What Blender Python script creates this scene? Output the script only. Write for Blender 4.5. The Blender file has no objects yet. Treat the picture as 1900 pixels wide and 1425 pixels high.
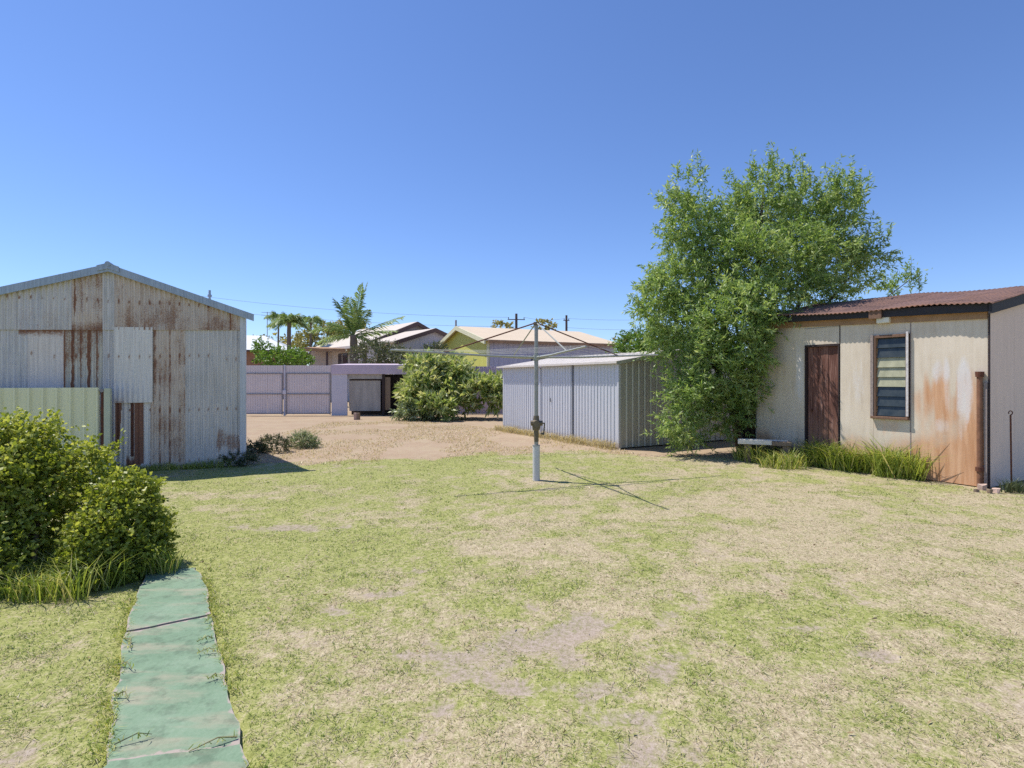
import bpy, math, random
import numpy as np
R = math.radians
rng = np.random.default_rng(7)
random.seed(7)
SC = bpy.context.scene
COL = SC.collection

# ------------------------------------------------------------------ camera, sky, sun, exposure
CAM_H = 1.6
F = 1000.0            # focal length in pixels of the 1900 px wide photograph
HZ = 705.0            # row of the horizon
cd = bpy.data.cameras.new('camera'); cam = bpy.data.objects.new('camera', cd); COL.objects.link(cam)
cam.location = (0, 0, CAM_H); cam.rotation_euler = (R(90), 0, 0)
cd.sensor_width = 36; cd.lens = 36 * F / 1900; cd.shift_y = -(712.5 - HZ) / 1900
cd.clip_start = 0.05; cd.clip_end = 3000
SC.camera = cam

SUN_EL = 63.0
SUN_AZ = -69.0        # degrees from +Y towards +X: the sun stands high on the left, a little behind the sheds
w = bpy.data.worlds.new('World'); SC.world = w; w.use_nodes = True
wn = w.node_tree; wn.nodes.clear()
sky = wn.nodes.new('ShaderNodeTexSky'); sky.sky_type = 'NISHITA'; sky.sun_disc = False
sky.sun_elevation = R(SUN_EL); sky.sun_rotation = R(SUN_AZ)
sky.altitude = 100; sky.air_density = 1.0; sky.dust_density = 0.1; sky.ozone_density = 3.0
bg = wn.nodes.new('ShaderNodeBackground'); bg.inputs['Strength'].default_value = 0.125
wo = wn.nodes.new('ShaderNodeOutputWorld')
tint = wn.nodes.new('ShaderNodeMixRGB'); tint.blend_type = 'MULTIPLY'; tint.inputs[0].default_value = 1.0
tint.inputs[2].default_value = (0.63, 0.725, 0.95, 1)      # the camera's white balance leans to violet-blue
wn.links.new(sky.outputs[0], tint.inputs[1]); wn.links.new(tint.outputs[0], bg.inputs[0]); wn.links.new(bg.outputs[0], wo.inputs[0])
sd = bpy.data.lights.new('sun', 'SUN'); sd.energy = 4.3; sd.angle = R(0.5); sd.color = (1.0, 0.94, 0.86)
sun = bpy.data.objects.new('sun', sd); COL.objects.link(sun)
from mathutils import Vector, Matrix
sun_dir = Vector((math.cos(R(SUN_EL)) * math.sin(R(SUN_AZ)), math.cos(R(SUN_EL)) * math.cos(R(SUN_AZ)), math.sin(R(SUN_EL))))
sun.rotation_euler = sun_dir.to_track_quat('Z', 'Y').to_euler()
vs = SC.view_settings
vs.view_transform = 'Standard'; vs.look = 'None'; vs.gamma = 1; vs.use_curve_mapping = False
vs.exposure = 0.5
SC.cycles.use_denoising = False
SC.cycles.max_bounces = 6; SC.cycles.transparent_max_bounces = 8

# ------------------------------------------------------------------ measuring
def G(px, py, z=0.0):
    """ground point seen at a pixel of the photograph"""
    Y = (CAM_H - z) * F / (py - HZ)
    return ((px - 950) / F * Y, Y)
def AT(px, py, Y):
    return np.array([(px - 950) / F * Y, Y, CAM_H - (py - HZ) / F * Y])

class Frame:
    """a building's own frame: origin on the ground, x along its front, y towards its back"""
    def __init__(s, o, ang):
        s.o = np.array(o[:2], float); s.a = ang
        s.u = np.array([math.cos(R(ang)), math.sin(R(ang))]); s.v = np.array([-s.u[1], s.u[0]])
    def x_at(s, px, y=0.0):
        k = (px - 950) / F; o = s.o + s.v * y
        return (k * o[1] - o[0]) / (s.u[0] - k * s.u[1])
    def y_at(s, px, x=0.0):
        k = (px - 950) / F; o = s.o + s.u * x
        return (k * o[1] - o[0]) / (s.v[0] - k * s.v[1])
    def z_at(s, x, py, y=0.0):
        Y = (s.o + s.u * x + s.v * y)[1]
        return CAM_H - (py - HZ) / F * Y
    def world(s, x, y):
        return s.o + s.u * x + s.v * y
    def local(s, p):
        d = np.array(p[:2]) - s.o
        return (d @ s.u, d @ s.v)

# ------------------------------------------------------------------ numpy noise
def _hash(ix, iy, seed):
    h = (ix.astype(np.int64) * 374761393 + iy.astype(np.int64) * 668265263 + seed * 1274126177) & 0xffffffff
    h = ((h ^ (h >> 13)) * 1274126177) & 0xffffffff
    return ((h ^ (h >> 16)) & 0xffff) / 65535.0
def vnoise(x, y, seed=0):
    x = np.asarray(x, float); y = np.asarray(y, float)
    ix = np.floor(x); iy = np.floor(y); fx = x - ix; fy = y - iy
    fx = fx * fx * (3 - 2 * fx); fy = fy * fy * (3 - 2 * fy)
    a = _hash(ix, iy, seed); b = _hash(ix + 1, iy, seed); c = _hash(ix, iy + 1, seed); d = _hash(ix + 1, iy + 1, seed)
    return (a * (1 - fx) + b * fx) * (1 - fy) + (c * (1 - fx) + d * fx) * fy
def fbm(x, y, seed=0, octv=4, g=0.5):
    t = 0; amp = 1; tot = 0
    for k in range(octv):
        t = t + amp * vnoise(x * 2**k + 17.3 * k, y * 2**k - 9.1 * k, seed + k); tot += amp; amp *= g
    return t / tot
def sstep(a, b, x):
    t = np.clip((x - a) / (b - a), 0, 1); return t * t * (3 - 2 * t)

# ------------------------------------------------------------------ materials
class NT:
    def __init__(s, name):
        s.m = bpy.data.materials.new(name); s.m.use_nodes = True
        s.t = s.m.node_tree; s.t.nodes.clear()
        s.out = s.t.nodes.new('ShaderNodeOutputMaterial')
        s.bsdf = s.t.nodes.new('ShaderNodeBsdfPrincipled')
        s.t.links.new(s.bsdf.outputs[0], s.out.inputs[0])
    def n(s, ty, **kw):
        nd = s.t.nodes.new('ShaderNode' + ty)
        for k, v in kw.items(): setattr(nd, k, v)
        return nd
    def put(s, sock, v):
        if isinstance(v, bpy.types.NodeSocket): s.t.links.new(v, sock)
        else:
            if isinstance(v, (tuple, list)) and len(v) == 3 and sock.type == 'RGBA': v = (*v, 1)
            sock.default_value = v
    def math(s, op, a, b=0.0, clamp=False):
        nd = s.n('Math', operation=op, use_clamp=clamp); s.put(nd.inputs[0], a); s.put(nd.inputs[1], b); return nd.outputs[0]
    def mix(s, f, a, b, mode='MIX'):
        nd = s.n('MixRGB', blend_type=mode); s.put(nd.inputs[0], f); s.put(nd.inputs[1], a); s.put(nd.inputs[2], b); return nd.outputs[0]
    def sep(s, v):
        nd = s.n('SeparateXYZ'); s.put(nd.inputs[0], v); return nd.outputs
    def coords(s, kind='Object', scale=(1, 1, 1), loc=(0, 0, 0)):
        if kind == 'World': c = s.n('NewGeometry').outputs['Position']
        else: c = s.n('TexCoord').outputs[kind]
        mp = s.n('Mapping'); s.put(mp.inputs[0], c); mp.inputs['Scale'].default_value = scale
        if isinstance(loc, bpy.types.NodeSocket): s.put(mp.inputs['Location'], loc)
        else: mp.inputs['Location'].default_value = loc
        return mp.outputs[0]
    def noise(s, c, scale, detail=4, rough=0.55, dist=0.0):
        nd = s.n('TexNoise'); s.put(nd.inputs['Vector'], c); nd.inputs['Scale'].default_value = scale
        nd.inputs['Detail'].default_value = detail; nd.inputs['Roughness'].default_value = rough; nd.inputs['Distortion'].default_value = dist
        return nd.outputs['Fac']
    def ramp(s, f, stops):
        nd = s.n('ValToRGB'); s.put(nd.inputs[0], f); e = nd.color_ramp.elements
        while len(e) < len(stops): e.new(0.5)
        for k, (p, c) in enumerate(stops):
            e[k].position = p
            e[k].color = (c, c, c, 1) if isinstance(c, (int, float)) else (*c, 1)
        return nd.outputs[0]
    def attr(s, name, out='Fac'):
        nd = s.n('Attribute'); nd.attribute_name = name; return nd.outputs[out]
    def rand(s):
        return s.n('ObjectInfo').outputs['Random']
    def bump(s, h, strength=0.3, dist=0.01):
        nd = s.n('Bump'); nd.inputs['Strength'].default_value = strength; nd.inputs['Distance'].default_value = dist
        s.put(nd.inputs['Height'], h); s.put(s.bsdf.inputs['Normal'], nd.outputs[0])
    def fin(s, col, rough=0.6, metal=0.0, spec=0.5):
        s.put(s.bsdf.inputs['Base Color'], col); s.put(s.bsdf.inputs['Roughness'], rough)
        s.put(s.bsdf.inputs['Metallic'], metal); s.bsdf.inputs['Specular IOR Level'].default_value = spec
        return s.m

def sc(c, k): return tuple(min(1, x * k) for x in c)

def plain(name, col, rough=0.6, metal=0.0, var=0.25, scale=6.0, bump=0.15, spec=0.5, stretch=(1, 1, 1)):
    t = NT(name); c = t.coords('Object', stretch)
    a = t.noise(c, scale, 5); b = t.noise(c, scale * 9, 3)
    f = t.math('ADD', t.math('MULTIPLY', a, 0.65), t.math('MULTIPLY', b, 0.35))
    colr = t.ramp(f, [(0.25, sc(col, 1 - var)), (0.5, col), (0.75, sc(col, 1 + var))])
    t.bump(f, bump, 0.01)
    return t.fin(colr, rough, metal, spec)

RUST_D, RUST_M, RUST_L = (0.075, 0.028, 0.018), (0.21, 0.072, 0.036), (0.33, 0.18, 0.10)

def iron(name, base, metal=0.25, rough=0.5, streak=0.35, tan=0.0, tancol=(0.36, 0.25, 0.15), light_rust=False):
    """weathered corrugated sheet; the 'rust' attribute of the mesh says where the sheet has rusted"""
    t = NT(name)
    rnd = t.rand(); off = t.n('CombineXYZ'); t.put(off.inputs[0], t.math('MULTIPLY', rnd, 37.0)); t.put(off.inputs[2], t.math('MULTIPLY', rnd, 19.0))
    cs = t.coords('Object', (9, 1, 0.7), off.outputs[0]); cf = t.coords('Object', (1, 1, 1), off.outputs[0])
    st = t.noise(cs, 2.2, 5, 0.6); big = t.noise(cf, 1.7, 4); fine = t.noise(cf, 45, 4, 0.65)
    f = t.math('ADD', t.math('MULTIPLY', st, 0.6), t.math('MULTIPLY', big, 0.4))
    col = t.ramp(f, [(0.3, sc(base, 1 - streak)), (0.5, base), (0.72, sc(base, 1 + streak * 0.7))])
    st2 = t.noise(t.coords('Object', (40, 1, 0.8), off.outputs[0]), 1.6, 4, 0.6); col = t.mix(1.0, col, t.ramp(st2, [(0.32, 0.8), (0.62, 1.08)]), 'MULTIPLY')
    spang = t.ramp(fine, [(0.3, 0.86), (0.7, 1.12)]); col = t.mix(1.0, col, spang, 'MULTIPLY')
    tm = t.ramp(t.math('ADD', t.math('MULTIPLY', st, 0.5), t.math('MULTIPLY', big, 0.5)), [(0.42, 0.0), (0.62, 1.0)])
    col = t.mix(t.math('MULTIPLY', tm, tan), col, tancol)
    r = t.attr('rust')
    rm = t.math('ADD', r, t.math('MULTIPLY', t.math('SUBTRACT', fine, 0.5), 1.7))
    rm = t.math('ADD', rm, t.math('MULTIPLY', t.math('SUBTRACT', st, 0.5), 0.5))
    mask = t.ramp(rm, [(0.32, 0.0), (0.85, 0.92)])
    rc = t.ramp(t.math('ADD', t.math('MULTIPLY', fine, 0.6), t.math('MULTIPLY', st, 0.4)),
                [(0.3, RUST_M if light_rust else RUST_D), (0.5, sc(RUST_L, .8) if light_rust else RUST_M), (0.75, RUST_L)])
    halo = t.ramp(rm, [(0.1, 0.0), (0.5, 0.55)])
    col = t.mix(halo, col, RUST_L); col = t.mix(mask, col, rc)
    t.bump(fine, 0.12, 0.004)
    inv = t.math('SUBTRACT', 1.0, mask)
    return t.fin(col, t.math('ADD', rough, t.math('MULTIPLY', mask, 0.35)), t.math('MULTIPLY', inv, metal))

M = {}
M['iron_grey'] = iron('galvanised_grey', (0.65, 0.61, 0.59), metal=.04, rough=.4, tan=0.25, tancol=(0.50, 0.39, 0.31))
M['iron_blue'] = iron('galvanised_blue_grey', (0.64, 0.615, 0.625), metal=.04, rough=.4, tan=0.2)
M['iron_tan'] = iron('galvanised_tan', (0.71, 0.61, 0.54), metal=.04, rough=.4, tan=0.7, tancol=(0.50,0.37,0.27))
M['iron_pink'] = iron('painted_pink_iron', (0.77, 0.69, 0.66), metal=0.0, rough=0.6, streak=0.12, tan=0.2, tancol=(0.42, 0.31, 0.25))
M['iron_patch'] = iron('newer_zinc', (0.79, 0.735, 0.70), metal=0.04, rough=.4, streak=0.15, tan=0.3, tancol=(0.44, 0.35, 0.29))
M['iron_green'] = iron('rusting_greenish_iron', (0.64, 0.605, 0.54), tan=0.25)
M['flashing'] = iron('zinc_flashing', (0.58, 0.58, 0.62), metal=0.1, streak=0.18)
M['barge'] = iron('barge_zinc', (0.36, 0.41, 0.47), metal=0.4, rough=0.45, streak=0.15)
M['roof_iron'] = iron('roof_zinc', (0.42, 0.43, 0.44), metal=0.4)
M['fence_green'] = plain('pale_green_steel', (0.80, 0.77, 0.53), 0.5, 0, 0.08, 2, 0.03, stretch=(5, 1, .5))
M['fence_post'] = plain('pale_green_post', (0.52, 0.53, 0.40), 0.6, 0, 0.15, 8, 0.05)
M['rust'] = plain('rust', (0.115, 0.042, 0.024), 0.9, 0, 0.55, 14, 0.4)
t = NT('bright_zinc'); c = t.coords('Object', (1, 6, .4)); a = t.noise(c, 3, 5); b = t.noise(t.coords('Object'), 14, 5, .7)
colr = t.ramp(a, [(0.25, (0.50, 0.515, 0.56)), (0.5, (0.56, 0.575, 0.615)), (0.75, (0.61, 0.62, 0.65))])
spl = t.math('ADD', t.sep(t.coords('Object'))[2], t.math('MULTIPLY', t.math('SUBTRACT', b, .5), .5))      # mud splashed up by rain
colr = t.mix(t.ramp(spl, [(0.0, 0.75), (0.22, 0.0)]), colr, (0.42, 0.31, 0.22)); M['shed_zinc'] = t.fin(colr, 0.42, 0.2)
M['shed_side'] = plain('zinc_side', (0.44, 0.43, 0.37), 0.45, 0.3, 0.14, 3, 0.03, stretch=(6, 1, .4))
M['shed_roof'] = plain('zinc_roof', (0.66, 0.60, 0.53), 0.5, 0.2, 0.1, 3, 0.03)
M['shed_dark'] = plain('dark_zinc_trim', (0.16, 0.17, 0.19), 0.5, 0.4, 0.2, 8, 0.05)
M['pole_zinc'] = plain('weathered_pipe', (0.32, 0.32, 0.30), 0.5, 0.5, 0.25, 20, 0.05)
M['pole_white'] = plain('white_painted_pipe', (0.56, 0.56, 0.54), 0.5, 0, 0.1, 12, 0.05)
M['gearbox'] = plain('oily_cast_iron', (0.15, 0.12, 0.075), 0.6, 0.2, 0.5, 40, 0.3)
M['wire'] = plain('plastic_line', (0.45, 0.46, 0.44), 0.6, 0, 0.1)
M['arm'] = plain('weathered_arm', (0.36, 0.37, 0.33), 0.55, 0.3, 0.2, 25, 0.05)
M['gate'] = plain('lilac_grey_steel', (0.68, 0.60, 0.585), 0.55, 0, 0.1, 2, 0.03)
M['gate_frame'] = plain('gate_frame_grey', (0.24, 0.23, 0.25), 0.55, 0.1, 0.15, 6, 0.03)
M['leanto_roof'] = plain('lilac_fascia', (0.54, 0.44, 0.51), 0.55, 0, 0.12, 3, 0.03)
M['pier'] = plain('pale_blue_grey_sheet', (0.56, 0.54, 0.60), 0.6, 0, 0.1, 3, 0.05)
M['old_sheet'] = plain('stained_fibro', (0.38, 0.36, 0.33), 0.8, 0, 0.3, 2, 0.1, stretch=(3, 1, .5))
M['dark_wood'] = plain('dark_timber', (0.035, 0.022, 0.022), 0.8, 0, 0.4, 6, 0.3, stretch=(12, 12, 1))
M['brown_wood'] = plain('brown_timber', (0.22, 0.16, 0.11), 0.8, 0, 0.35, 6, 0.3, stretch=(12, 12, 1))
M['block'] = plain('pinkish_block', (0.50, 0.36, 0.29), 0.9, 0, 0.25, 20, 0.4)
M['fascia'] = plain('black_brown_fascia', (0.022, 0.019, 0.022), 0.7, 0, 0.4, 6, 0.2, stretch=(1, 1, 8))
M['trim_orange'] = plain('ochre_trim', (0.34, 0.20, 0.105), 0.8, 0, 0.3, 4, 0.15)
M['roof_red'] = iron('red_rusted_roof', (0.135, 0.077, 0.064), metal=0.0, rough=0.85, streak=0.45, tan=0.5, tancol=(0.24, 0.14, 0.125))
M['frame_brown'] = plain('weathered_window_frame', (0.17, 0.095, 0.06), 0.8, 0, 0.45, 10, 0.3, stretch=(8, 8, 1))
M['frame_white'] = plain('flaking_white_paint', (0.55, 0.52, 0.51), 0.8, 0, 0.45, 26, 0.4)
M['frame_peel'] = plain('peeling_grey_paint', (0.27, 0.22, 0.20), 0.8, 0, 0.5, 40, 0.3)
M['lamp_white'] = plain('cream_plastic', (0.74, 0.70, 0.58), 0.4, 0, 0.05)
M['downpipe'] = plain('rusty_downpipe', (0.22, 0.105, 0.06), 0.8, 0.1, 0.5, 9, 0.3)
M['bench'] = plain('whitewashed_timber', (0.70, 0.65, 0.56), 0.85, 0, 0.35, 12, 0.4, stretch=(1, 6, 6))
M['bark'] = plain('bark', (0.075, 0.055, 0.045), 0.95, 0, 0.5, 9, 0.7, stretch=(4, 4, 1))
M['palm_bark'] = plain('palm_bark', (0.17, 0.14, 0.115), 0.95, 0, 0.4, 10, 0.6, stretch=(1, 1, 6))
M['cream_roof'] = plain('cream_roof', (0.50, 0.44, 0.37), 0.6, 0, 0.1, 1.5, 0.05, stretch=(1, 1, 1))
M['yellow_wall'] = plain('lime_wall', (0.50, 0.50, 0.11), 0.65, 0, 0.12, 1.0, 0.05, stretch=(4, 4, .5))
M['lilac_shade_wall'] = plain('lilac_shade_wall', (0.44, 0.435, 0.51), 0.65, 0, 0.12, 1.0, 0.05, stretch=(4, 4, .5))  # bluish shade of the lime shed's long side, put into the base colour
M['tan_roof'] = plain('tan_roof', (0.58, 0.47, 0.33), 0.6, 0, 0.1, 1.0, 0.05)
M['house_wall'] = plain('pale_render', (0.55, 0.50, 0.48), 0.8, 0, 0.1, 1.0, 0.05)
M['house_gable'] = plain('grey_gable', (0.30, 0.28, 0.285), 0.8, 0, 0.1, 1.0, 0.05)
M['dark_trim'] = plain('brown_barge', (0.09, 0.055, 0.05), 0.7, 0, 0.2, 3, 0.05)
M['cream_trim'] = plain('cream_gutter', (0.62, 0.60, 0.40), 0.6, 0, 0.1, 3, 0.05)
M['white_roof'] = plain('pale_grey_roof', (0.50, 0.53, 0.54), 0.5, 0.1, 0.1, 1.5, 0.03)
M['brick_far'] = plain('far_brown_brick', (0.33, 0.17, 0.10), 0.85, 0, 0.25, 5, 0.1)
M['window_far'] = plain('dark_window', (0.05, 0.04, 0.055), 0.15, 0, 0.2, 3, 0.0)
M['pole_wood'] = plain('utility_pole_wood', (0.10, 0.075, 0.065), 0.9, 0, 0.3, 4, 0.2)
M['fibre_fence'] = plain('pinkish_fence', (0.42, 0.36, 0.37), 0.7, 0, 0.15, 2, 0.05)
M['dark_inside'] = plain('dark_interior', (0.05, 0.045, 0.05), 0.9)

def leafmat(name, c0, c1, c2, trans=0.3, rough=0.45, worldvar=0.0):
    t = NT(name); r = t.attr('leafrand')
    col = t.ramp(r, [(0.0, c0), (0.5, c1), (1.0, c2)])
    if worldvar:
        nz = t.noise(t.coords('World'), 1.3, 3)
        col = t.mix(t.ramp(nz, [(0.35, 0.0), (0.65, worldvar)]), col, c2)
    t.put(t.bsdf.inputs['Base Color'], col); t.bsdf.inputs['Roughness'].default_value = rough
    t.bsdf.inputs['Specular IOR Level'].default_value = 0.4
    tr = t.n('BsdfTranslucent'); t.put(tr.inputs[0], t.mix(1.0, col, (1.25, 1.2, 0.7), 'MULTIPLY'))
    mx = t.n('MixShader'); mx.inputs[0].default_value = trans
    t.t.links.new(t.bsdf.outputs[0], mx.inputs[1]); t.t.links.new(tr.outputs[0], mx.inputs[2]); t.t.links.new(mx.outputs[0], t.out.inputs[0])
    return t.m
M['leaf_tree'] = leafmat('tree_leaves', (0.12, 0.215, 0.05), (0.27, 0.39, 0.115), (0.48, 0.56, 0.27), 0.45)
M['leaf_bush'] = leafmat('bush_leaves', (0.115, 0.165, 0.02), (0.30, 0.355, 0.05), (0.58, 0.59, 0.17), 0.46)
M['leaf_big'] = leafmat('variegated_leaves', (0.12, 0.20, 0.045), (0.30, 0.39, 0.12), (0.60, 0.60, 0.33), 0.42)
M['leaf_sage'] = leafmat('grey_green_leaves', (0.15, 0.21, 0.10), (0.26, 0.33, 0.17), (0.40, 0.45, 0.27), 0.3)
M['leaf_dark'] = leafmat('dark_leaves', (0.035, 0.06, 0.025), (0.08, 0.11, 0.045), (0.16, 0.17, 0.08), 0.25)
M['leaf_olive'] = leafmat('olive_leaves', (0.13, 0.135, 0.045), (0.27, 0.26, 0.085), (0.40, 0.36, 0.14), 0.35)
M['leaf_bright'] = leafmat('bright_leaves', (0.06, 0.13, 0.015), (0.13, 0.25, 0.03), (0.24, 0.36, 0.07), 0.35)
M['palm_leaf'] = leafmat('palm_leaflets', (0.10, 0.17, 0.05), (0.20, 0.30, 0.10), (0.36, 0.42, 0.19), 0.4)
M['weed'] = leafmat('weed_blades', (0.14, 0.22, 0.03), (0.36, 0.43, 0.085), (0.64, 0.57, 0.27), 0.42)
M['dry_weed'] = leafmat('dry_weed_blades', (0.30, 0.25, 0.13), (0.48, 0.40, 0.22), (0.60, 0.52, 0.32), 0.3)
M['bark_pale'] = plain('runner_straw', (0.20, 0.19, 0.09), 0.8, 0, 0.4, 30, 0.2)
M['twig'] = plain('twigs', (0.12, 0.085, 0.06), 0.9, 0, 0.4, 10, 0.3)

# ------------------------------------------------------------------ mesh helpers
def mesh_obj(name, verts, faces, mat, parent=None, smooth=False, attrs=None):
    me = bpy.data.meshes.new(name)
    me.from_pydata([tuple(map(float, v)) for v in verts], [], faces); me.update()
    if smooth: me.polygons.foreach_set('use_smooth', [True] * len(me.polygons))
    for k, v in (attrs or {}).items():
        a = me.attributes.new(k, 'FLOAT', 'POINT'); a.data.foreach_set('value', np.asarray(v, np.float32))
    me.materials.append(mat)
    o = bpy.data.objects.new(name, me); COL.objects.link(o)
    if parent is not None: o.parent = parent
    return o
def fast_obj(name, verts, k, mat, parent=None, attrs=None, tri_idx=None):
    """verts: (n*k,3); every run of k vertices is one polygon"""
    verts = np.asarray(verts, np.float32).reshape(-1, 3); nv = len(verts); nf = nv // k
    me = bpy.data.meshes.new(name)
    me.vertices.add(nv); me.vertices.foreach_set('co', verts.ravel())
    me.loops.add(nv); me.loops.foreach_set('vertex_index', np.arange(nv, dtype=np.int32))
    me.polygons.add(nf); me.polygons.foreach_set('loop_start', np.arange(0, nv, k, dtype=np.int32))
    me.update(calc_edges=True)
    for kk, v in (attrs or {}).items():
        a = me.attributes.new(kk, 'FLOAT', 'POINT'); a.data.foreach_set('value', np.asarray(v, np.float32))
    me.materials.append(mat)
    o = bpy.data.objects.new(name, me); COL.objects.link(o)
    if parent is not None: o.parent = parent
    return o
def tag(o, label=None, cat=None, group=None, kind=None):
    if label: o['label'] = label
    if cat: o['category'] = cat
    if group: o['group'] = group
    if kind: o['kind'] = kind
    return o
def empty(name, xy, ang=0, z=0.0, **kw):
    o = bpy.data.objects.new(name, None); COL.objects.link(o); o.empty_display_size = 0.2
    o.location = (float(xy[0]), float(xy[1]), z); o.rotation_euler = (0, 0, R(ang)); tag(o, **kw); return o

class MB:
    def __init__(s): s.v = []; s.f = []
    def add(s, vs, fs):
        b = len(s.v); s.v += [tuple(map(float, p)) for p in vs]; s.f += [tuple(i + b for i in f) for f in fs]; return s
    def box(s, x0, x1, y0, y1, z0, z1, bev=0.0):
        if x1 < x0: x0, x1 = x1, x0
        if y1 < y0: y0, y1 = y1, y0
        if z1 < z0: z0, z1 = z1, z0
        return s.add([(x0, y0, z0), (x1, y0, z0), (x1, y1, z0), (x0, y1, z0), (x0, y0, z1), (x1, y0, z1), (x1, y1, z1), (x0, y1, z1)],
                     [(0, 3, 2, 1), (4, 5, 6, 7), (0, 1, 5, 4), (1, 2, 6, 5), (2, 3, 7, 6), (3, 0, 4, 7)])
    def hexa(s, p):
        return s.add(p, [(0, 3, 2, 1), (4, 5, 6, 7), (0, 1, 5, 4), (1, 2, 6, 5), (2, 3, 7, 6), (3, 0, 4, 7)])
    def bar(s, a, b, w, h, up=(0, 0, 1)):
        a = np.array(a, float); b = np.array(b, float); d = b - a; d /= np.linalg.norm(d)
        sd_ = np.cross(d, up); n = np.linalg.norm(sd_)
        sd_ = np.array([1, 0, 0]) if n < 1e-6 else sd_ / n
        u = np.cross(sd_, d); p = []
        for q in (a, b):
            for (i, j) in ((-1, -1), (1, -1), (1, 1), (-1, 1)): p.append(q + sd_ * i * w / 2 + u * j * h / 2)
        return s.add(p, [(0, 1, 2, 3), (7, 6, 5, 4), (0, 4, 5, 1), (1, 5, 6, 2), (2, 6, 7, 3), (3, 7, 4, 0)])
    def tube(s, pts, rad, seg=8, cap=True):
        pts = [np.array(p, float) for p in pts]; n = len(pts)
        rad = [rad] * n if isinstance(rad, (int, float)) else rad
        b = len(s.v); ref = None
        for i in range(n):
            d = pts[min(i + 1, n - 1)] - pts[max(i - 1, 0)]; d /= (np.linalg.norm(d) + 1e-9)
            if ref is None: ref = np.array([1, 0, 0]) if abs(d[0]) < 0.9 else np.array([0, 1, 0])
            a = ref - d * (ref @ d); a /= np.linalg.norm(a); ref = a; c = np.cross(d, a)
            for k in range(seg):
                t = 2 * math.pi * k / seg
                s.v.append(tuple(pts[i] + (a * math.cos(t) + c * math.sin(t)) * rad[i]))
        for i in range(n - 1):
            for k in range(seg):
                k2 = (k + 1) % seg
                s.f.append((b + i * seg + k, b + i * seg + k2, b + (i + 1) * seg + k2, b + (i + 1) * seg + k))
        if cap:
            s.f.append(tuple(b + k for k in range(seg))[::-1]); s.f.append(tuple(b + (n - 1) * seg + k for k in range(seg)))
        return s
    def build(s, name, mat, parent=None, smooth=False, bevel=0.0, attrs=None, **kw):
        o = mesh_obj(name, s.v, s.f, mat, parent, smooth, attrs)
        if bevel:
            m = o.modifiers.new('bevel', 'BEVEL'); m.width = bevel; m.segments = 2; m.limit_method = 'ANGLE'
        tag(o, **kw); return o
def const_attr(n, v=0.0): return np.full(n, v)

def profile(kind, x, pitch, depth):
    p = (x / pitch) % 1.0
    if kind == 'sine': return depth * 0.5 * np.cos(2 * math.pi * p)
    return depth * np.interp(p, [0, 0.12, 0.24, 0.36, 0.48, 1.0], [0, 0, 1, 1, 0, 0])
def prof_xs(kind, x0, x1, pitch):
    ph = [k / 8 for k in range(8)] if kind == 'sine' else [0, 0.12, 0.24, 0.36, 0.48]
    xs = [x0, x1]
    for k in range(int(math.floor(x0 / pitch)) - 1, int(math.ceil(x1 / pitch)) + 1):
        for q in ph:
            v = (k + q) * pitch
            if x0 < v < x1: xs.append(v)
    return np.array(sorted(set(xs)))
def sheet(name, x0, x1, z0, z1, mat, parent, y=0.0, kind='sine', pitch=0.0762, depth=0.027, rows=2, rust=None, axis='x', out=-1, warp=0.0, **kw):
    """a corrugated or ribbed sheet standing in the parent's frame. z0, z1: numbers or functions of x. out: the side its ribs stand towards."""
    xs = prof_xs(kind, x0, x1, pitch); n = len(xs)
    if rust is not None:
        base_rust = rust
        def rust(x, z):
            nail = np.abs(x / (2 * pitch) - np.round(x / (2 * pitch))) < .08
            return base_rust(x, z) + 0.55 * nail * (np.abs((z + .35) % .95 - .47) < .03)
    f0 = z0 if callable(z0) else (lambda x: np.full_like(x, z0)); f1 = z1 if callable(z1) else (lambda x: np.full_like(x, z1))
    a, b = f0(xs), f1(xs); off = out * profile(kind, xs, pitch, depth)
    vs_, rs = [], []
    for r in range(rows):
        t = r / (rows - 1); z = a + (b - a) * t
        wv = warp * (fbm(xs * 2.0, z * 1.5, 5) - 0.5)
        yy = y + off + wv
        vs_ += list(zip(xs, yy, z)) if axis == 'x' else list(zip(yy, xs, z))
        rs.append(rust(xs, z) if rust is not None else np.zeros(n))
    fs = []
    for r in range(rows - 1):
        for i in range(n - 1):
            q = (r * n + i, r * n + i + 1, (r + 1) * n + i + 1, (r + 1) * n + i)
            fs.append(q)
    o = mesh_obj(name, vs_, fs, mat, parent, kind == 'sine', {'rust': np.concatenate(rs)})
    tag(o, **kw); return o

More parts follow.
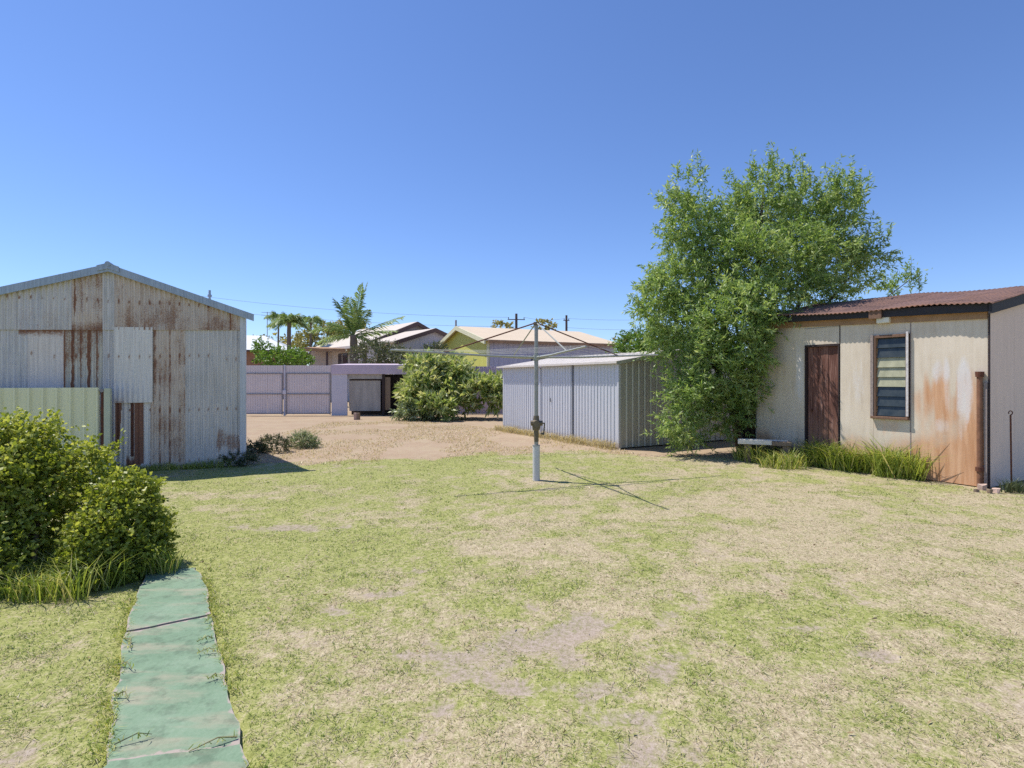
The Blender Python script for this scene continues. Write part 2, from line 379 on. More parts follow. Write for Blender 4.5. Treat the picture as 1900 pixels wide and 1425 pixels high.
# ------------------------------------------------------------------ ground
def lawn_edge(x):
    """how far the lawn reaches: beyond it lies bare red-brown dirt"""
    return np.interp(x, [-8, -4.5, -2.5, -1.0, 0.3, 2.0, 4.5, 8], [9.9, 10.15, 10.8, 11.5, 11.9, 11.9, 11.0, 10.5])
PATH_PTS = [(198, 460, 1425), (208, 434, 1320), (228, 405, 1200), (243, 392, 1140), (272, 372, 1065), (292, 362, 1058)]
def path_edges(Y):
    ys, l, r = [], [], []
    for a, b, py in PATH_PTS:
        yy = CAM_H * F / (py - HZ); ys.append(yy); l.append((a - 950) / F * yy); r.append((b - 950) / F * yy)
    return np.interp(Y, ys, l), np.interp(Y, ys, r)
Y_PATH_END = CAM_H * F / (1060 - HZ)
bare_spots = []
for (px, py, rx, ry) in [(930, 1225, 115, 52), (1050, 1160, 115, 36), (985, 1190, 110, 34), (1120, 1270, 85, 28), (1040, 1235, 90, 36), (1160, 1320, 60, 18), (820, 1310, 40, 25),
                         (800, 1350, 60, 25), (1220, 1390, 70, 30), (1230, 1230, 70, 35), (750, 1205, 25, 10), (780, 1055, 35, 8), (630, 1130, 35, 10),
                         (905, 1255, 60, 25), (1075, 1235, 40, 20), (1250, 1130, 30, 8), (1760, 1390, 60, 18), (60, 1395, 40, 30), (1420, 1255, 40, 10),
                         (1640, 1210, 60, 12), (530, 975, 120, 7), (700, 1100, 60, 8), (1500, 1160, 60, 10)]:
    x, y = G(px, py); y2 = CAM_H * F / (py - ry - HZ); bare_spots.append((x, y, rx / F * y, max(0.06, y2 - y)))
def ground_fields(x, y):
    """bare earth, dryness and lawn cover as functions of the place"""
    wob = (fbm(x * 1.3, y * 1.3, 31, 4) - 0.5)
    lawn = 1 - sstep(-0.35, 0.35, y - lawn_edge(x) + wob * 1.6)
    big = fbm(x * 0.55 + 3, y * 0.55, 3, 4); med = fbm(x * 2.1, y * 2.1, 11, 4); fine = fbm(x * 7, y * 7, 21, 3)
    dry = 0.26 * big + 0.36 * med + 0.38 * fine
    dry = dry + 0.07 * sstep(0.0, 4.0, x) - 0.10 * sstep(0.5, -2.5, x) - 0.06 * sstep(6.5, 9.5, y)
    dry = 0.12 + 0.76 * sstep(0.33, 0.68, dry)
    bare = sstep(0.58, 0.74, 0.5 * fbm(x * 1.5 + 9, y * 1.5, 41, 4) + 0.5 * fine) * 0.6
    j = (fbm(x * 6, y * 6, 51, 4) - 0.5) * 3.2
    for (cx, cy, rx, ry) in bare_spots:
        if rx <= 0: continue
        d = np.sqrt(((x - cx) / rx) ** 2 + ((y - cy) / ry) ** 2) + j
        bare = np.maximum(bare, 0.95 * (1 - sstep(0.1, 1.5, d)))
    l, r = path_edges(y)
    pth = (1 - sstep(0.01, 0.07, np.maximum(l - x, x - r) + (fine - .5) * .1)) * (y < Y_PATH_END + 0.1)
    edge_green = (1 - sstep(0.02, 0.3, np.maximum(l - x, x - r))) * (y < Y_PATH_END + 0.4) * 0.6
    dry = dry * (1 - edge_green)
    return lawn, dry, np.clip(bare * (1 - edge_green), 0, 1), pth
gx = np.concatenate([[-900, -400, -200, -100, -60, -40, -28, -20, -15, -12], np.arange(-10, -6, 0.25), np.arange(-6, 8.5, 0.06), np.arange(8.5, 12, 0.25), [12, 15, 20, 28, 40, 60, 100, 200, 400, 900]])
gy = np.concatenate([[-400, -150, -60, -30, -15, -8, -4, -2, -1, 0, 0.8], np.arange(1.3, 12.6, 0.06), np.arange(12.6, 26, 0.25), [26, 28, 32, 40, 55, 80, 140, 300, 600, 1200, 2000]])
XX, YY = np.meshgrid(gx, gy)
lawn, dry, bare, pth = ground_fields(XX, YY)
ZZ = (fbm(XX * 1.1, YY * 1.1, 61, 3) - 0.5) * np.where(YY < 11.5, 0.035, 0.008) + (fbm(XX * 6, YY * 6, 71, 2) - 0.5) * 0.012 * (YY < 12) * (np.abs(XX) < 8)
ZZ = ZZ * (np.abs(XX) < 12) * (YY < 26) * (YY > -2) - 0.012 - 0.02 * bare * lawn
ZZ = ZZ * (1 - pth) - 0.03 * pth
nx, ny = len(gx), len(gy)
gv = np.stack([XX, YY, ZZ], -1).reshape(-1, 3)
idx = np.arange(nx * ny).reshape(ny, nx)
gf = np.stack([idx[:-1, :-1], idx[:-1, 1:], idx[1:, 1:], idx[1:, :-1]], -1).reshape(-1, 4)
me = bpy.data.meshes.new('ground'); me.vertices.add(nx * ny); me.vertices.foreach_set('co', gv.astype(np.float32).ravel())
me.loops.add(gf.size); me.loops.foreach_set('vertex_index', gf.astype(np.int32).ravel())
me.polygons.add(len(gf)); me.polygons.foreach_set('loop_start', np.arange(0, gf.size, 4, dtype=np.int32))
me.polygons.foreach_set('use_smooth', np.ones(len(gf), bool)); me.update(calc_edges=True)
for k, v in (('lawn', lawn), ('dry', dry), ('bare', bare)):
    a = me.attributes.new(k, 'FLOAT', 'POINT'); a.data.foreach_set('value', v.astype(np.float32).ravel())
t = NT('ground_cover')
c = t.coords('World')
n1 = t.noise(t.coords('World', (0.7, 1.0, 1)), 0.8, 10, 0.74); n2 = t.noise(c, 28, 5, 0.7); n3 = t.noise(c, 120, 3, 0.7)
sp = t.noise(t.coords('World', (1, 0.35, 1)), 55, 4, 0.7)
green = t.ramp(t.math('ADD', t.math('MULTIPLY', n2, 0.5), t.math('MULTIPLY', n3, 0.5)), [(0.34, (0.11, 0.13, 0.04)), (0.5, (0.265, 0.28, 0.09)), (0.64, (0.42, 0.41, 0.19))])
straw = t.ramp(t.math('ADD', t.math('MULTIPLY', sp, 0.5), t.math('MULTIPLY', n3, 0.5)), [(0.34, (0.16, 0.125, 0.08)), (0.5, (0.37, 0.31, 0.20)), (0.66, (0.58, 0.505, 0.355))])
dm = t.math('ADD', t.attr('dry'), t.math('MULTIPLY', t.math('SUBTRACT', n2, 0.5), 2.2))
turf = t.mix(t.ramp(dm, [(0.2, 0.0), (0.8, 1.0)]), green, straw)
earth = t.ramp(t.math('ADD', t.math('MULTIPLY', n2, 0.6), t.math('MULTIPLY', n3, 0.4)), [(0.3, (0.17, 0.125, 0.10)), (0.5, (0.31, 0.25, 0.21)), (0.7, (0.46, 0.40, 0.34))])
bm = t.math('ADD', t.attr('bare'), t.math('MULTIPLY', t.math('SUBTRACT', t.math('ADD', t.math('MULTIPLY', n2, .6), t.math('MULTIPLY', sp, .4)), 0.5), 2.2))
turf = t.mix(t.ramp(bm, [(0.42, 0.0), (1.0, 0.85)]), turf, earth)
dirt = t.ramp(t.math('ADD', t.math('MULTIPLY', n1, 0.55), t.math('MULTIPLY', n2, 0.45)), [(0.25, (0.25, 0.178, 0.12)), (0.45, (0.32, 0.235, 0.16)), (0.58, (0.36, 0.275, 0.195)), (0.78, (0.42, 0.345, 0.25))])
litter = t.ramp(t.noise(t.coords('World', (1, 0.6, 1)), 1.5, 9, 0.8), [(0.45, 0.0), (0.72, 0.7)])
dirt = t.mix(litter, dirt, t.mix(n2, (0.33, 0.285, 0.17), (0.47, 0.40, 0.28)))
lm = t.math('ADD', t.attr('lawn'), t.math('MULTIPLY', t.math('SUBTRACT', n2, 0.5), 0.8))
colr = t.mix(t.ramp(lm, [(0.35, 0.0), (0.65, 1.0)]), dirt, turf)
t.bump(t.math('ADD', t.math('MULTIPLY', n2, 0.6), t.math('MULTIPLY', n3, 0.4)), 0.35, 0.02)
me.materials.append(t.fin(colr, 0.95, 0, 0.1))
ground = bpy.data.objects.new('ground', me); COL.objects.link(ground); tag(ground, kind='structure')

def ground_z(x, y):
    z = (fbm(x * 1.1, y * 1.1, 61, 3) - 0.5) * 0.035 + (fbm(x * 6, y * 6, 71, 2) - 0.5) * 0.012
    return z - 0.012

# ------------------------------------------------------------------ leaf and blade builders
def unit(v): return v / (np.linalg.norm(v, axis=-1, keepdims=True) + 1e-9)
def rand_dirs(n): return unit(rng.normal(size=(n, 3)))
def leaf_quads(p, d, L, W, fold=0.25):
    """rhombic leaves: base p, direction d, length L, width W"""
    n = len(p); d = unit(d); s = unit(np.cross(d, rand_dirs(n))); nn = np.cross(d, s)
    L = np.broadcast_to(L, (n,))[:, None]; W = np.broadcast_to(W, (n,))[:, None]
    mid = p + d * L * 0.45 - nn * W * fold
    v = np.stack([p, mid + s * W * 0.5 + nn * W * fold, p + d * L, mid - s * W * 0.5 + nn * W * fold], 1)
    return v.reshape(-1, 3)
def blades(p, h, wd, lean, curl=0.5):
    """grass blades as two quads' worth of outline each (one bent 5-gon is avoided: a quad and a tip triangle are one 4-gon here)"""
    n = len(p); az = rng.uniform(0, 2 * math.pi, n); s = np.stack([np.cos(az), np.sin(az), 0 * az], 1)
    la = rng.uniform(0, 2 * math.pi, n); ld = np.stack([np.cos(la), np.sin(la), 0 * la], 1)
    h = np.broadcast_to(h, (n,))[:, None]; wd = np.broadcast_to(wd, (n,))[:, None]; lean = np.broadcast_to(lean, (n,))[:, None]
    mid = p + ld * h * lean * 0.35; mid[:, 2] += h[:, 0] * 0.6
    tip = p + ld * h * lean; tip[:, 2] += h[:, 0] * (1 - 0.45 * np.clip(lean[:, 0], 0, 1.5) * curl)
    b0 = p - s * wd / 2; b1 = p + s * wd / 2; m0 = mid - s * wd * 0.42; m1 = mid + s * wd * 0.42
    q1 = np.stack([b0, b1, m1, m0], 1); q2 = np.stack([m0, m1, tip + s * wd * .05, tip - s * wd * .05], 1)
    return np.concatenate([q1, q2], 1).reshape(-1, 3)

def GS_IN(x, y):
    """inside the garden shed or behind its front line"""
    g = G(1148, 833); a_ = R(29.5); lx_ = (x - g[0]) * math.cos(a_) + (y - g[1]) * math.sin(a_)
    return lx_ > -0.1
# ------------------------------------------------------------------ lawn grass
def in_view(x, y, m=1.06): return np.abs(x / np.maximum(y, 0.1)) < 0.95 * m
gp = []
for (y0, y1, dens) in [(1.9, 2.6, 7500), (2.6, 3.4, 6000), (3.4, 4.6, 4300), (4.6, 6.2, 2800), (6.2, 8.5, 1700), (8.5, 12.4, 900)]:
    x1 = 0.95 * 1.1 * y1; n = int(dens * (y1 - y0) * 2 * x1)
    x = rng.uniform(-x1, x1, n); y = rng.uniform(y0, y1, n); k = in_view(x, y, 1.1); gp.append(np.stack([x[k], y[k]], 1))
gp = np.concatenate(gp); x, y = gp[:, 0], gp[:, 1]
lw, dr, br, pt = ground_fields(x, y)
dens = lw * (1 - 0.55 * br) * (pt < 0.5)
clump = fbm(x * 11, y * 11, 91, 2); dens = dens * sstep(0.22, 0.55, clump + 0.12)
keep = rng.uniform(size=len(x)) < dens
x, y, dr, br = x[keep], y[keep], dr[keep], br[keep]
gz = ground_z(x, y) - 0.02 * br - 0.004
n = len(x); far = np.clip((y - 2) / 8, 0, 1)
isdry = rng.uniform(size=n) < np.clip(0.20 + 0.60 * dr + 0.45 * br, 0, 0.95)
h = rng.uniform(0.008, 0.028, n) * (1 - 0.3 * dr) * (0.7 + 0.8 * sstep(.4, .75, fbm(x * 7, y * 7, 95, 3)) * (1 - .7 * dr)) * (1 - .4 * br)
wd = rng.uniform(0.0025, 0.0045, n) * (1 + 1.6 * far)
lean = rng.uniform(0.5, 2.0, n) + isdry * rng.uniform(0, 2.5, n)
gvz = blades(np.stack([x, y, gz], 1), h, wd, lean)
cr = np.where(isdry, rng.uniform(0.54, 1.0, n), rng.beta(1.2, 1.2, n) * .5)
t = NT('lawn_blades'); r = t.attr('leafrand')
colr = t.ramp(r, [(0.0, (0.16, 0.25, 0.045)), (0.25, (0.25, 0.33, 0.075)), (0.5, (0.38, 0.41, 0.14)), (0.56, (0.40, 0.34, 0.20)), (0.8, (0.55, 0.475, 0.32)), (1.0, (0.68, 0.61, 0.46))])
t.put(t.bsdf.inputs['Base Color'], colr); t.bsdf.inputs['Roughness'].default_value = 0.6; t.bsdf.inputs['Specular IOR Level'].default_value = 0.25
tr = t.n('BsdfTranslucent'); t.put(tr.inputs[0], colr); mx = t.n('MixShader'); mx.inputs[0].default_value = 0.42
t.t.links.new(t.bsdf.outputs[0], mx.inputs[1]); t.t.links.new(tr.outputs[0], mx.inputs[2]); t.t.links.new(mx.outputs[0], t.out.inputs[0])
o = fast_obj('lawn_grass', gvz, 4, t.m, None, {'leafrand': np.repeat(cr, 8)}); tag(o, kind='stuff')
print('lawn blades', n)

# dead leaves fallen on the lawn and dry stalks over the bare yard
nl0 = 1500; xx_ = rng.uniform(-4, 8, nl0); yy_ = rng.uniform(2.0, 11, nl0); kk_ = in_view(xx_, yy_) & (rng.uniform(size=nl0) < .25 + .75 * sstep(-1, 5, xx_)); xx_, yy_ = xx_[kk_], yy_[kk_]
pp_ = np.stack([xx_, yy_, ground_z(xx_, yy_) + .012], 1); dl_ = rng.normal(size=(len(pp_), 3)) * [1, 1, .25]
LITTER = (pp_, dl_)
def blade_patch(name, pts, h, wd, lean, mat, dryness, label=None, cat=None, parent=None, group=None, kind=None, origin=None):
    n = len(pts); h = np.broadcast_to(h, (n,)) * rng.uniform(0.55, 1.1, n)
    h = h * (0.45 + 1.1 * fbm(np.asarray(pts)[:, 0] * 3.2, np.asarray(pts)[:, 1] * 3.2, 33, 3))
    o3 = np.zeros(3) if origin is None else np.array([origin[0], origin[1], 0.0])
    v = blades(np.asarray(pts, float) - o3, h, np.broadcast_to(wd, (n,)) * rng.uniform(0.7, 1.3, n), np.broadcast_to(lean, (n,)) * rng.uniform(0.3, 1.3, n))
    cr_ = np.clip(np.where(rng.uniform(size=n) < dryness, rng.uniform(0.65, 1, n), rng.uniform(0, 0.6, n)), 0, 1)
    o = fast_obj(name, v, 4, mat, parent, {'leafrand': np.repeat(cr_, 8)}); tag(o, label, cat, group, kind)
    if origin is not None: o.location = o3
    return o
def scatter(cx, cy, rx, ry, n, ang=0.0, z=-0.01):
    r_ = np.sqrt(rng.uniform(0, 1, n)); a = rng.uniform(0, 2 * math.pi, n); X = r_ * np.cos(a) * rx; Y = r_ * np.sin(a) * ry
    ca, sa = math.cos(R(ang)), math.sin(R(ang))
    return np.stack([cx + X * ca - Y * sa, cy + X * sa + Y * ca, np.full(n, z)], 1)

M['dead_leaf'] = leafmat('dead_leaves', (0.16, 0.09, 0.05), (0.30, 0.20, 0.11), (0.50, 0.40, 0.25), 0.1)
o = fast_obj('fallen_leaves', leaf_quads(LITTER[0], LITTER[1], rng.uniform(.02, .05, len(LITTER[0])), rng.uniform(.007, .014, len(LITTER[0]))), 4, M['dead_leaf'], None, {'leafrand': np.repeat(rng.uniform(0, 1, len(LITTER[0])), 4)}); tag(o, kind='stuff')
nd_ = 26000; dx_ = rng.uniform(-7, 4, nd_); dy_ = rng.uniform(10, 22, nd_)
dk_ = (dy_ > lawn_edge(dx_) - .3) & (fbm(dx_ * .9, dy_ * .6, 303, 4) > .5) & in_view(dx_, dy_)
sc_ = GS_IN(dx_, dy_); dk_ &= ~sc_
blade_patch('yard_stalks', np.stack([dx_, dy_, np.full(nd_, -.01)], 1)[dk_], .055, .012, 1.8, M['dry_weed'], .7, kind='stuff')

# ------------------------------------------------------------------ painted concrete path
t = NT('green_painted_concrete'); c = t.coords('World')
a = t.noise(c, 2.6, 5, 0.6); b = t.noise(t.coords('World', (0.6, 2.2, 1)), 3.2, 5, 0.6); f = t.noise(c, 60, 4, 0.7)
grn = t.ramp(t.math('ADD', t.math('MULTIPLY', a, 0.6), t.math('MULTIPLY', f, 0.4)), [(0.3, (0.115, 0.19, 0.115)), (0.5, (0.165, 0.25, 0.16)), (0.7, (0.225, 0.30, 0.21))])
worn = t.ramp(b, [(0.5, 0.0), (0.68, 0.8)]); grn = t.mix(worn, grn, (0.31, 0.285, 0.205))
grime = t.ramp(t.noise(c, 9, 5, 0.7), [(0.35, 0.7), (0.5, 1.0)]); grn = t.mix(1.0, grn, grime, 'MULTIPLY')
edge = t.ramp(t.math('ADD', t.attr('edge'), t.math('MULTIPLY', t.math('SUBTRACT', t.noise(c, 18, 4), 0.5), 1.7)), [(0.8, 0.0), (1.25, 1.0)])
grn = t.mix(edge, grn, (0.34, 0.29, 0.25)); t.bump(f, 0.25, 0.006)
M['path'] = t.fin(grn, 0.75, 0, 0.3)
pth_o = empty('path', G(310, 1250), kind='structure')
cuts = [(-1, 1470, 1475), (0, 1418, 1388), (1, 1176, 1143), (2, 1062, 1056)]   # rows of the cracks at the left and right edge
def slab(py_l0, py_r0, py_l1, py_r1, dz):
    o = np.array([*G(310, 1250), 0.0]); N = 14; K = 26
    V, E = [], []
    for zt in (dz, -0.07):
        for i in range(K + 1):
            for j in range(N + 1):
                s_ = j / N; ti = i / K
                y0 = CAM_H * F / (py_l0 + (py_r0 - py_l0) * s_ - HZ); y1 = CAM_H * F / (py_l1 + (py_r1 - py_l1) * s_ - HZ)
                wob0 = 0.012 * (vnoise(s_ * 7, 3.3, int(py_l0)) - .5); wob1 = 0.012 * (vnoise(s_ * 7, 3.3, int(py_l1)) - .5)
                y0 = y0 + 0.008 + wob0; y1 = y1 - 0.006 + wob1; yy = y0 + (y1 - y0) * ti
                l, r_ = path_edges(yy); l = l + 0.045 * (fbm(yy * 7, 1.0, 3, 3) - .5); r_ = r_ + 0.06 * (fbm(yy * 6, 8.0, 4, 3) - .5)
                xx = l + (r_ - l) * s_
                zz = zt + (0.006 * (vnoise(xx * 3, yy * 3, 8) - .5) if zt > 0 else 0)
                V.append((xx - o[0], yy - o[1], zz)); E.append(max(0, 1 - min(j, N - j, i, K - i) / 1.3) if zt > 0 else 1.0)
    n_ = (K + 1) * (N + 1); Fs = []
    g = lambda i, j: i * (N + 1) + j
    for i in range(K):
        for j in range(N):
            Fs.append((g(i, j), g(i, j + 1), g(i + 1, j + 1), g(i + 1, j)))
    ring = [g(0, j) for j in range(N)] + [g(i, N) for i in range(K)] + [g(K, j) for j in range(N, 0, -1)] + [g(i, 0) for i in range(K, 0, -1)]
    for a_, b_ in zip(ring, ring[1:] + ring[:1]): Fs.append((a_, a_ + n_, b_ + n_, b_))
    mesh_obj('slab', V, Fs, M['path'], pth_o, False, {'edge': np.array(E)})
for (k, l0, r0), (k2, l1, r1), dz in zip(cuts[:-1], cuts[1:], (0.018, 0.008, 0.014)): slab(l0, r0, l1, r1, dz)
# runners of grass creeping over the path edges
run = MB(); rp = []
o0 = np.array([*G(310, 1250), 0.0])
for (px, py, dx, dy) in [(395, 1190, -30, 8), (400, 1215, -35, 4), (402, 1262, -16, 6), (214, 1240, 30, 8), (210, 1298, 28, 6), (212, 1390, 70, -18), (440, 1375, -90, 30), (232, 1190, 10, 20), (400, 1150, -20, 10)]:
    a = np.array([*G(px, py), 0.02]); b = np.array([*G(px + dx, py + dy), 0.024]); m = (a + b) / 2 + np.array([0.01, 0.015, 0.018])
    run.tube([a - o0, m - o0, b - o0], [0.004, 0.003, 0.002], 4)
    for q in np.linspace(0, 1, 16): rp.append((a + (b - a) * q) + rng.normal(size=3) * [0.008, 0.008, 0])
o = run.build('grass_runner', M['bark_pale'], None, kind='stuff'); o.location = o0
for side in (0, 1):
    yy_ = np.repeat(np.linspace(1.9, Y_PATH_END, 900), 3); yy_ = yy_ + rng.normal(size=len(yy_)) * .01
    xe_ = path_edges(yy_)[side]; cl_ = fbm(yy_ * 6, yy_ * 0 + side, 77, 3); kk_ = rng.uniform(size=len(yy_)) < .7 * sstep(.4, .65, cl_)
    off_ = (np.abs(rng.normal(size=len(yy_))) * .05 - .025 * sstep(.5, .7, cl_)) * (1 if side else -1)
    rp += list(np.stack([xe_ + off_, yy_, np.full(len(yy_), -.004)], 1)[kk_])
blade_patch('path_edge_grass', np.array(rp), 0.036, 0.0045, 1.5, M['weed'], 0.4, kind='stuff')

# ------------------------------------------------------------------ left corrugated iron shed
LS = Frame(G(455, 862), 22)
SHED_W = 4.5
xl, xr = LS.x_at(-60), 0.0
apex_x = LS.x_at(205); z_apex = LS.z_at(apex_x, 498); z_eave = LS.z_at(0, 584)
pitch_r = (z_apex - z_eave) / (0 - apex_x)
def gable(x): return z_apex - pitch_r * np.abs(x - apex_x)
xl = 2 * apex_x - 0.0                                   # the gable is symmetrical
joint0 = LS.z_at(0, 613); jointL = LS.z_at(LS.x_at(0), 612); jslope = (joint0 - jointL) / (0 - LS.x_at(0))
def joint(x): return joint0 + jslope * x
shed = empty('corrugated_iron_shed', LS.o, LS.a, label='old rusty gabled shed of patched corrugated iron sheets, left of the yard', cat='shed')
SY = -0.012
def rust_none(x, z): return 0.12 * (fbm(x * 3, z * 2, 5) - 0.3)
def rust_strips(pitch, a, lo=0.3, phase=0.0, seed=1, broad=0.3, dots=0.0, top=None):
    """rust running down the ribs: every rib rusts by its own amount and over its own stretch, with a broad brown bloom round it"""
    r_ = np.random.default_rng(seed); amp = r_.uniform(0.15, 1.25, 200); mid = r_.uniform(0.2, 2.3, 200); ext = r_.uniform(0.5, 2.2, 200); wid = r_.uniform(.5, 1.0, 200)
    def f(x, z):
        k = np.floor(x / pitch + phase + .5).astype(int) % 200
        s_ = np.abs((x / pitch + phase + .5) % 1 - .5) * 2            # 0 on the rib, 1 between ribs
        zz = z if top is None else z - top(x) + 2.4
        run = sstep(1.15, 0.75, np.abs(zz - mid[k]) / ext[k])
        nz = fbm(x * 30 + k * 3.1, z * 11, seed + 5, 4, .7); nb = fbm(x * 4, z * 2.4, seed + 9, 4)
        band = sstep(wid[k] * .62, .05, s_ + (nz - .5) * .9)
        dt = 1 - dots * (0.5 + 0.5 * np.cos(2 * math.pi * (z / 0.085 + .3 * nb)))
        return a * amp[k] * band * np.maximum(run, lo * .5) * dt * (.45 + nz) + broad * sstep(.42, .68, nb) * (.5 + nz)
    return f
X = LS.x_at
# lower row of sheets
cols = [(X(48), X(117) - 0.002, 'iron_pink', None, 0.0), (X(117), X(190) - .002, 'iron_green', rust_strips(0.1143, 2.4, 1.0, 0.1, 3, .4), 0.0),
        (X(190), X(213) - .002, 'iron_blue', rust_none, 0.0), (X(280), X(343) - .002, 'iron_tan', rust_strips(0.0762, 0.85, 0.4, 0.0, 9, .30, .6), 0.0),
        (X(343), X(396) - .002, 'iron_grey', rust_none, 0.0), (X(396), X(447), 'iron_grey', lambda x, z: rust_none(x, z) + 0.5 * sstep(0.6, 0.75, fbm(x * 5, z * 2, 77)) * (z < 1.0), 0.0)]
def top_rust(f, x0, x1, zz, amt):
    g0 = f or rust_none
    return lambda x, z: np.maximum(g0(x, z), amt * sstep(0.13, 0.0, joint(x) - z) * (x > x0) * (x < x1))
for k, (a, b, m, rf, dy) in enumerate(cols):
    if k == 0: rf = top_rust(rf, X(35), X(117), 0, 0.9)
    if k == 1: rf0 = top_rust(rf, X(117), X(192), 0, 0.7); rf = lambda x, z: np.maximum(rf0(x, z), 0.9 * (x < X(122)))
    sheet('wall_sheet', a, b + 0.012, 0.0, lambda x: joint(x) + 0.06, M[m], shed, SY - 0.004 * (k % 2), rows=40, rust=rf, warp=0.015, depth=0.008 if m == 'iron_pink' else 0.027)
sheet('wall_sheet', xl + 0.02, X(35) + .01, 0.0, lambda x: joint(x) + .06, M['iron_blue'], shed, SY, rows=20, rust=rust_none, warp=0.02)
sheet('wall_sheet', X(35), X(50) + .012, 0.0, lambda x: joint(x) + .06, M['iron_blue'], shed, SY - .003, rows=30, rust=top_rust(None, X(35), X(60), 0, .9), warp=0.02)
zp = LS.z_at(X(250), 747)
sheet('wall_sheet', X(213), X(284), zp, lambda x: joint(x) + 0.05, M['iron_patch'], shed, SY - 0.03, rows=24, rust=lambda x, z: 0.35 * sstep(0.12, 0.0, z - zp) * (x < X(232)) + rust_none(x, z) * 1.2, depth=0.012)
def rust_low(x, z):
    r_ = np.zeros_like(x)
    zt = z / zp
    r_ = np.maximum(r_, 1.0 * (x > X(209)) * (x < X(226) - 0.05 * (1 - zt)) * (z > 0.28 + 0.25 * vnoise(x * 20, x * 0, 5)))
    r_ = np.maximum(r_, 1.0 * (x > X(250)) * (x < X(267)) * (z > 0.12))
    r_ = np.maximum(r_, 1.0 * (x > X(234)) * (x < X(262)) * sstep(0.42, 0.25, z + 0.2 * vnoise(x * 15, x * 0, 6)) * (z > 0.1))
    return r_ + rust_none(x, z)
sheet('wall_sheet', X(203), X(284), 0.0, zp + 0.03, M['iron_patch'], shed, SY + 0.006, rows=50, rust=rust_low, depth=0.016)
m_ = MB().box(X(243.5), X(248.5), SY - 0.014, SY + 0.006, 0.25, zp); m_.build('dark_gap_strip', M['rust'], shed)  # darkness of the gap between two sheets, put into a brown strip
# gable row
edges = [xl + 0.01, X(-40), X(30), X(80), X(133), X(192), X(212), X(265), X(318), X(368), X(420), -0.002]
mats = ['iron_blue', 'iron_grey', 'iron_blue', 'iron_grey', 'iron_tan', 'iron_grey', 'iron_tan', 'iron_tan', 'iron_tan', 'iron_tan', 'iron_tan']
for k, (a, b, m) in enumerate(zip(edges[:-1], edges[1:], mats)):
    rf = rust_none
    if k == 4: rf = lambda x, z: np.maximum(rust_strips(0.0953, 1.7, 0.2, 0.35, 14, .3)(x, z) * sstep(0.05, 0.45, z - joint(x)), rust_strips(0.0762, 0.6, 0.0, 0, 15)(x, z)) + 0.5 * sstep(0.2, 0.0, z - joint(x))
    if k == 10: rf = rust_strips(0.0762, 0.9, 0.3, 0.2, 17, .4)
    if k in (2, 3): rf = lambda x, z: rust_none(x, z) + 0.3 * sstep(0.45, 0.2, z - joint(x)) * fbm(x * 3, z, 4)
    if k in (6, 7, 8, 9): rf = lambda x, z: 0.45 * sstep(0.6, 0.1, z - joint(x)) * fbm(x * 6, z * 1.2, 41) + rust_strips(0.0762, .5, .2, 0, 43, .25)(x, z)
    sheet('gable_sheet', a, b + 0.012, joint, lambda x: gable(x) - 0.03, M[m], shed, SY - 0.022 - 0.003 * (k % 2), rows=24, rust=rf, warp=0.015)
# corner flashing, barge boards, ridge, roof, other walls
MB().box(-0.085, 0.012, -0.052, -0.046, 0.0, z_eave).box(0.006, 0.012, -0.0455, 0.12, 0.0, z_eave).build('corner_flashing', M['flashing'], shed)
OV = 0.20
def slope_board(x0, x1, y0, y1, zt, zb):
    """a board following the gable between x0 and x1"""
    m = MB(); p = [(x0, y0, gable(x0) + zb), (x1, y0, gable(x1) + zb), (x1, y1, gable(x1) + zb), (x0, y1, gable(x0) + zb),
                   (x0, y0, gable(x0) + zt), (x1, y0, gable(x1) + zt), (x1, y1, gable(x1) + zt), (x0, y1, gable(x0) + zt)]
    return m.hexa(p)
xe = LS.x_at(471, -0.12)
slope_board(apex_x + 0.001, xe, -0.13, -0.115, 0.055, -0.075).build('barge_board', M['barge'], shed)
slope_board(2 * apex_x - xe, apex_x - 0.001, -0.13, -0.115, 0.055, -0.075).build('barge_board', M['barge'], shed)
slope_board(apex_x + 0.001, xe, -0.1145, -0.02, 0.056, 0.05).build('barge_capping', M['barge'], shed)
slope_board(2 * apex_x - xe, apex_x - 0.001, -0.1145, -0.02, 0.056, 0.05).build('barge_capping', M['barge'], shed)
DEP = 4.6
def roof_sheet(par, xa, xb, y0, y1, zf, mat, th=0.02, name='roof_sheet'):
    m = MB(); m.hexa([(xa, y0, zf(xa) - th), (xb, y0, zf(xb) - th), (xb, y1, zf(xb) - th), (xa, y1, zf(xa) - th), (xa, y0, zf(xa)), (xb, y0, zf(xb)), (xb, y1, zf(xb)), (xa, y1, zf(xa))])
    return m.build(name, mat, par, attrs={'rust': const_attr(8)})
rz_ = lambda x, d=0.0: gable(x) + 0.05 - d
MB().hexa([(apex_x, -.0195, rz_(apex_x, .02)), (0.03, -.0195, rz_(0.03, .02)), (-1.5, DEP + .1, rz_(-1.5, .02)), (apex_x, DEP + .1, rz_(apex_x, .02)),
           (apex_x, -.0195, rz_(apex_x)), (0.03, -.0195, rz_(0.03)), (-1.5, DEP + .1, rz_(-1.5)), (apex_x, DEP + .1, rz_(apex_x))]).build('roof_sheet', M['roof_iron'], shed, attrs={'rust': const_attr(8)})
roof_sheet(shed, 2 * apex_x - xe + 0.02, apex_x, -0.0195, DEP + .1, lambda x: gable(x) + 0.05, M['roof_iron'])
MB().tube([(apex_x, -0.16, z_apex + 0.05), (apex_x, DEP + .1, z_apex + 0.05)], 0.045, 10).build('ridge_cap', M['barge'], shed, attrs=None)
slope_board(apex_x - 0.16, apex_x + 0.0, -0.15, -0.1305, 0.068, -0.03).build('ridge_flashing', M['barge'], shed)
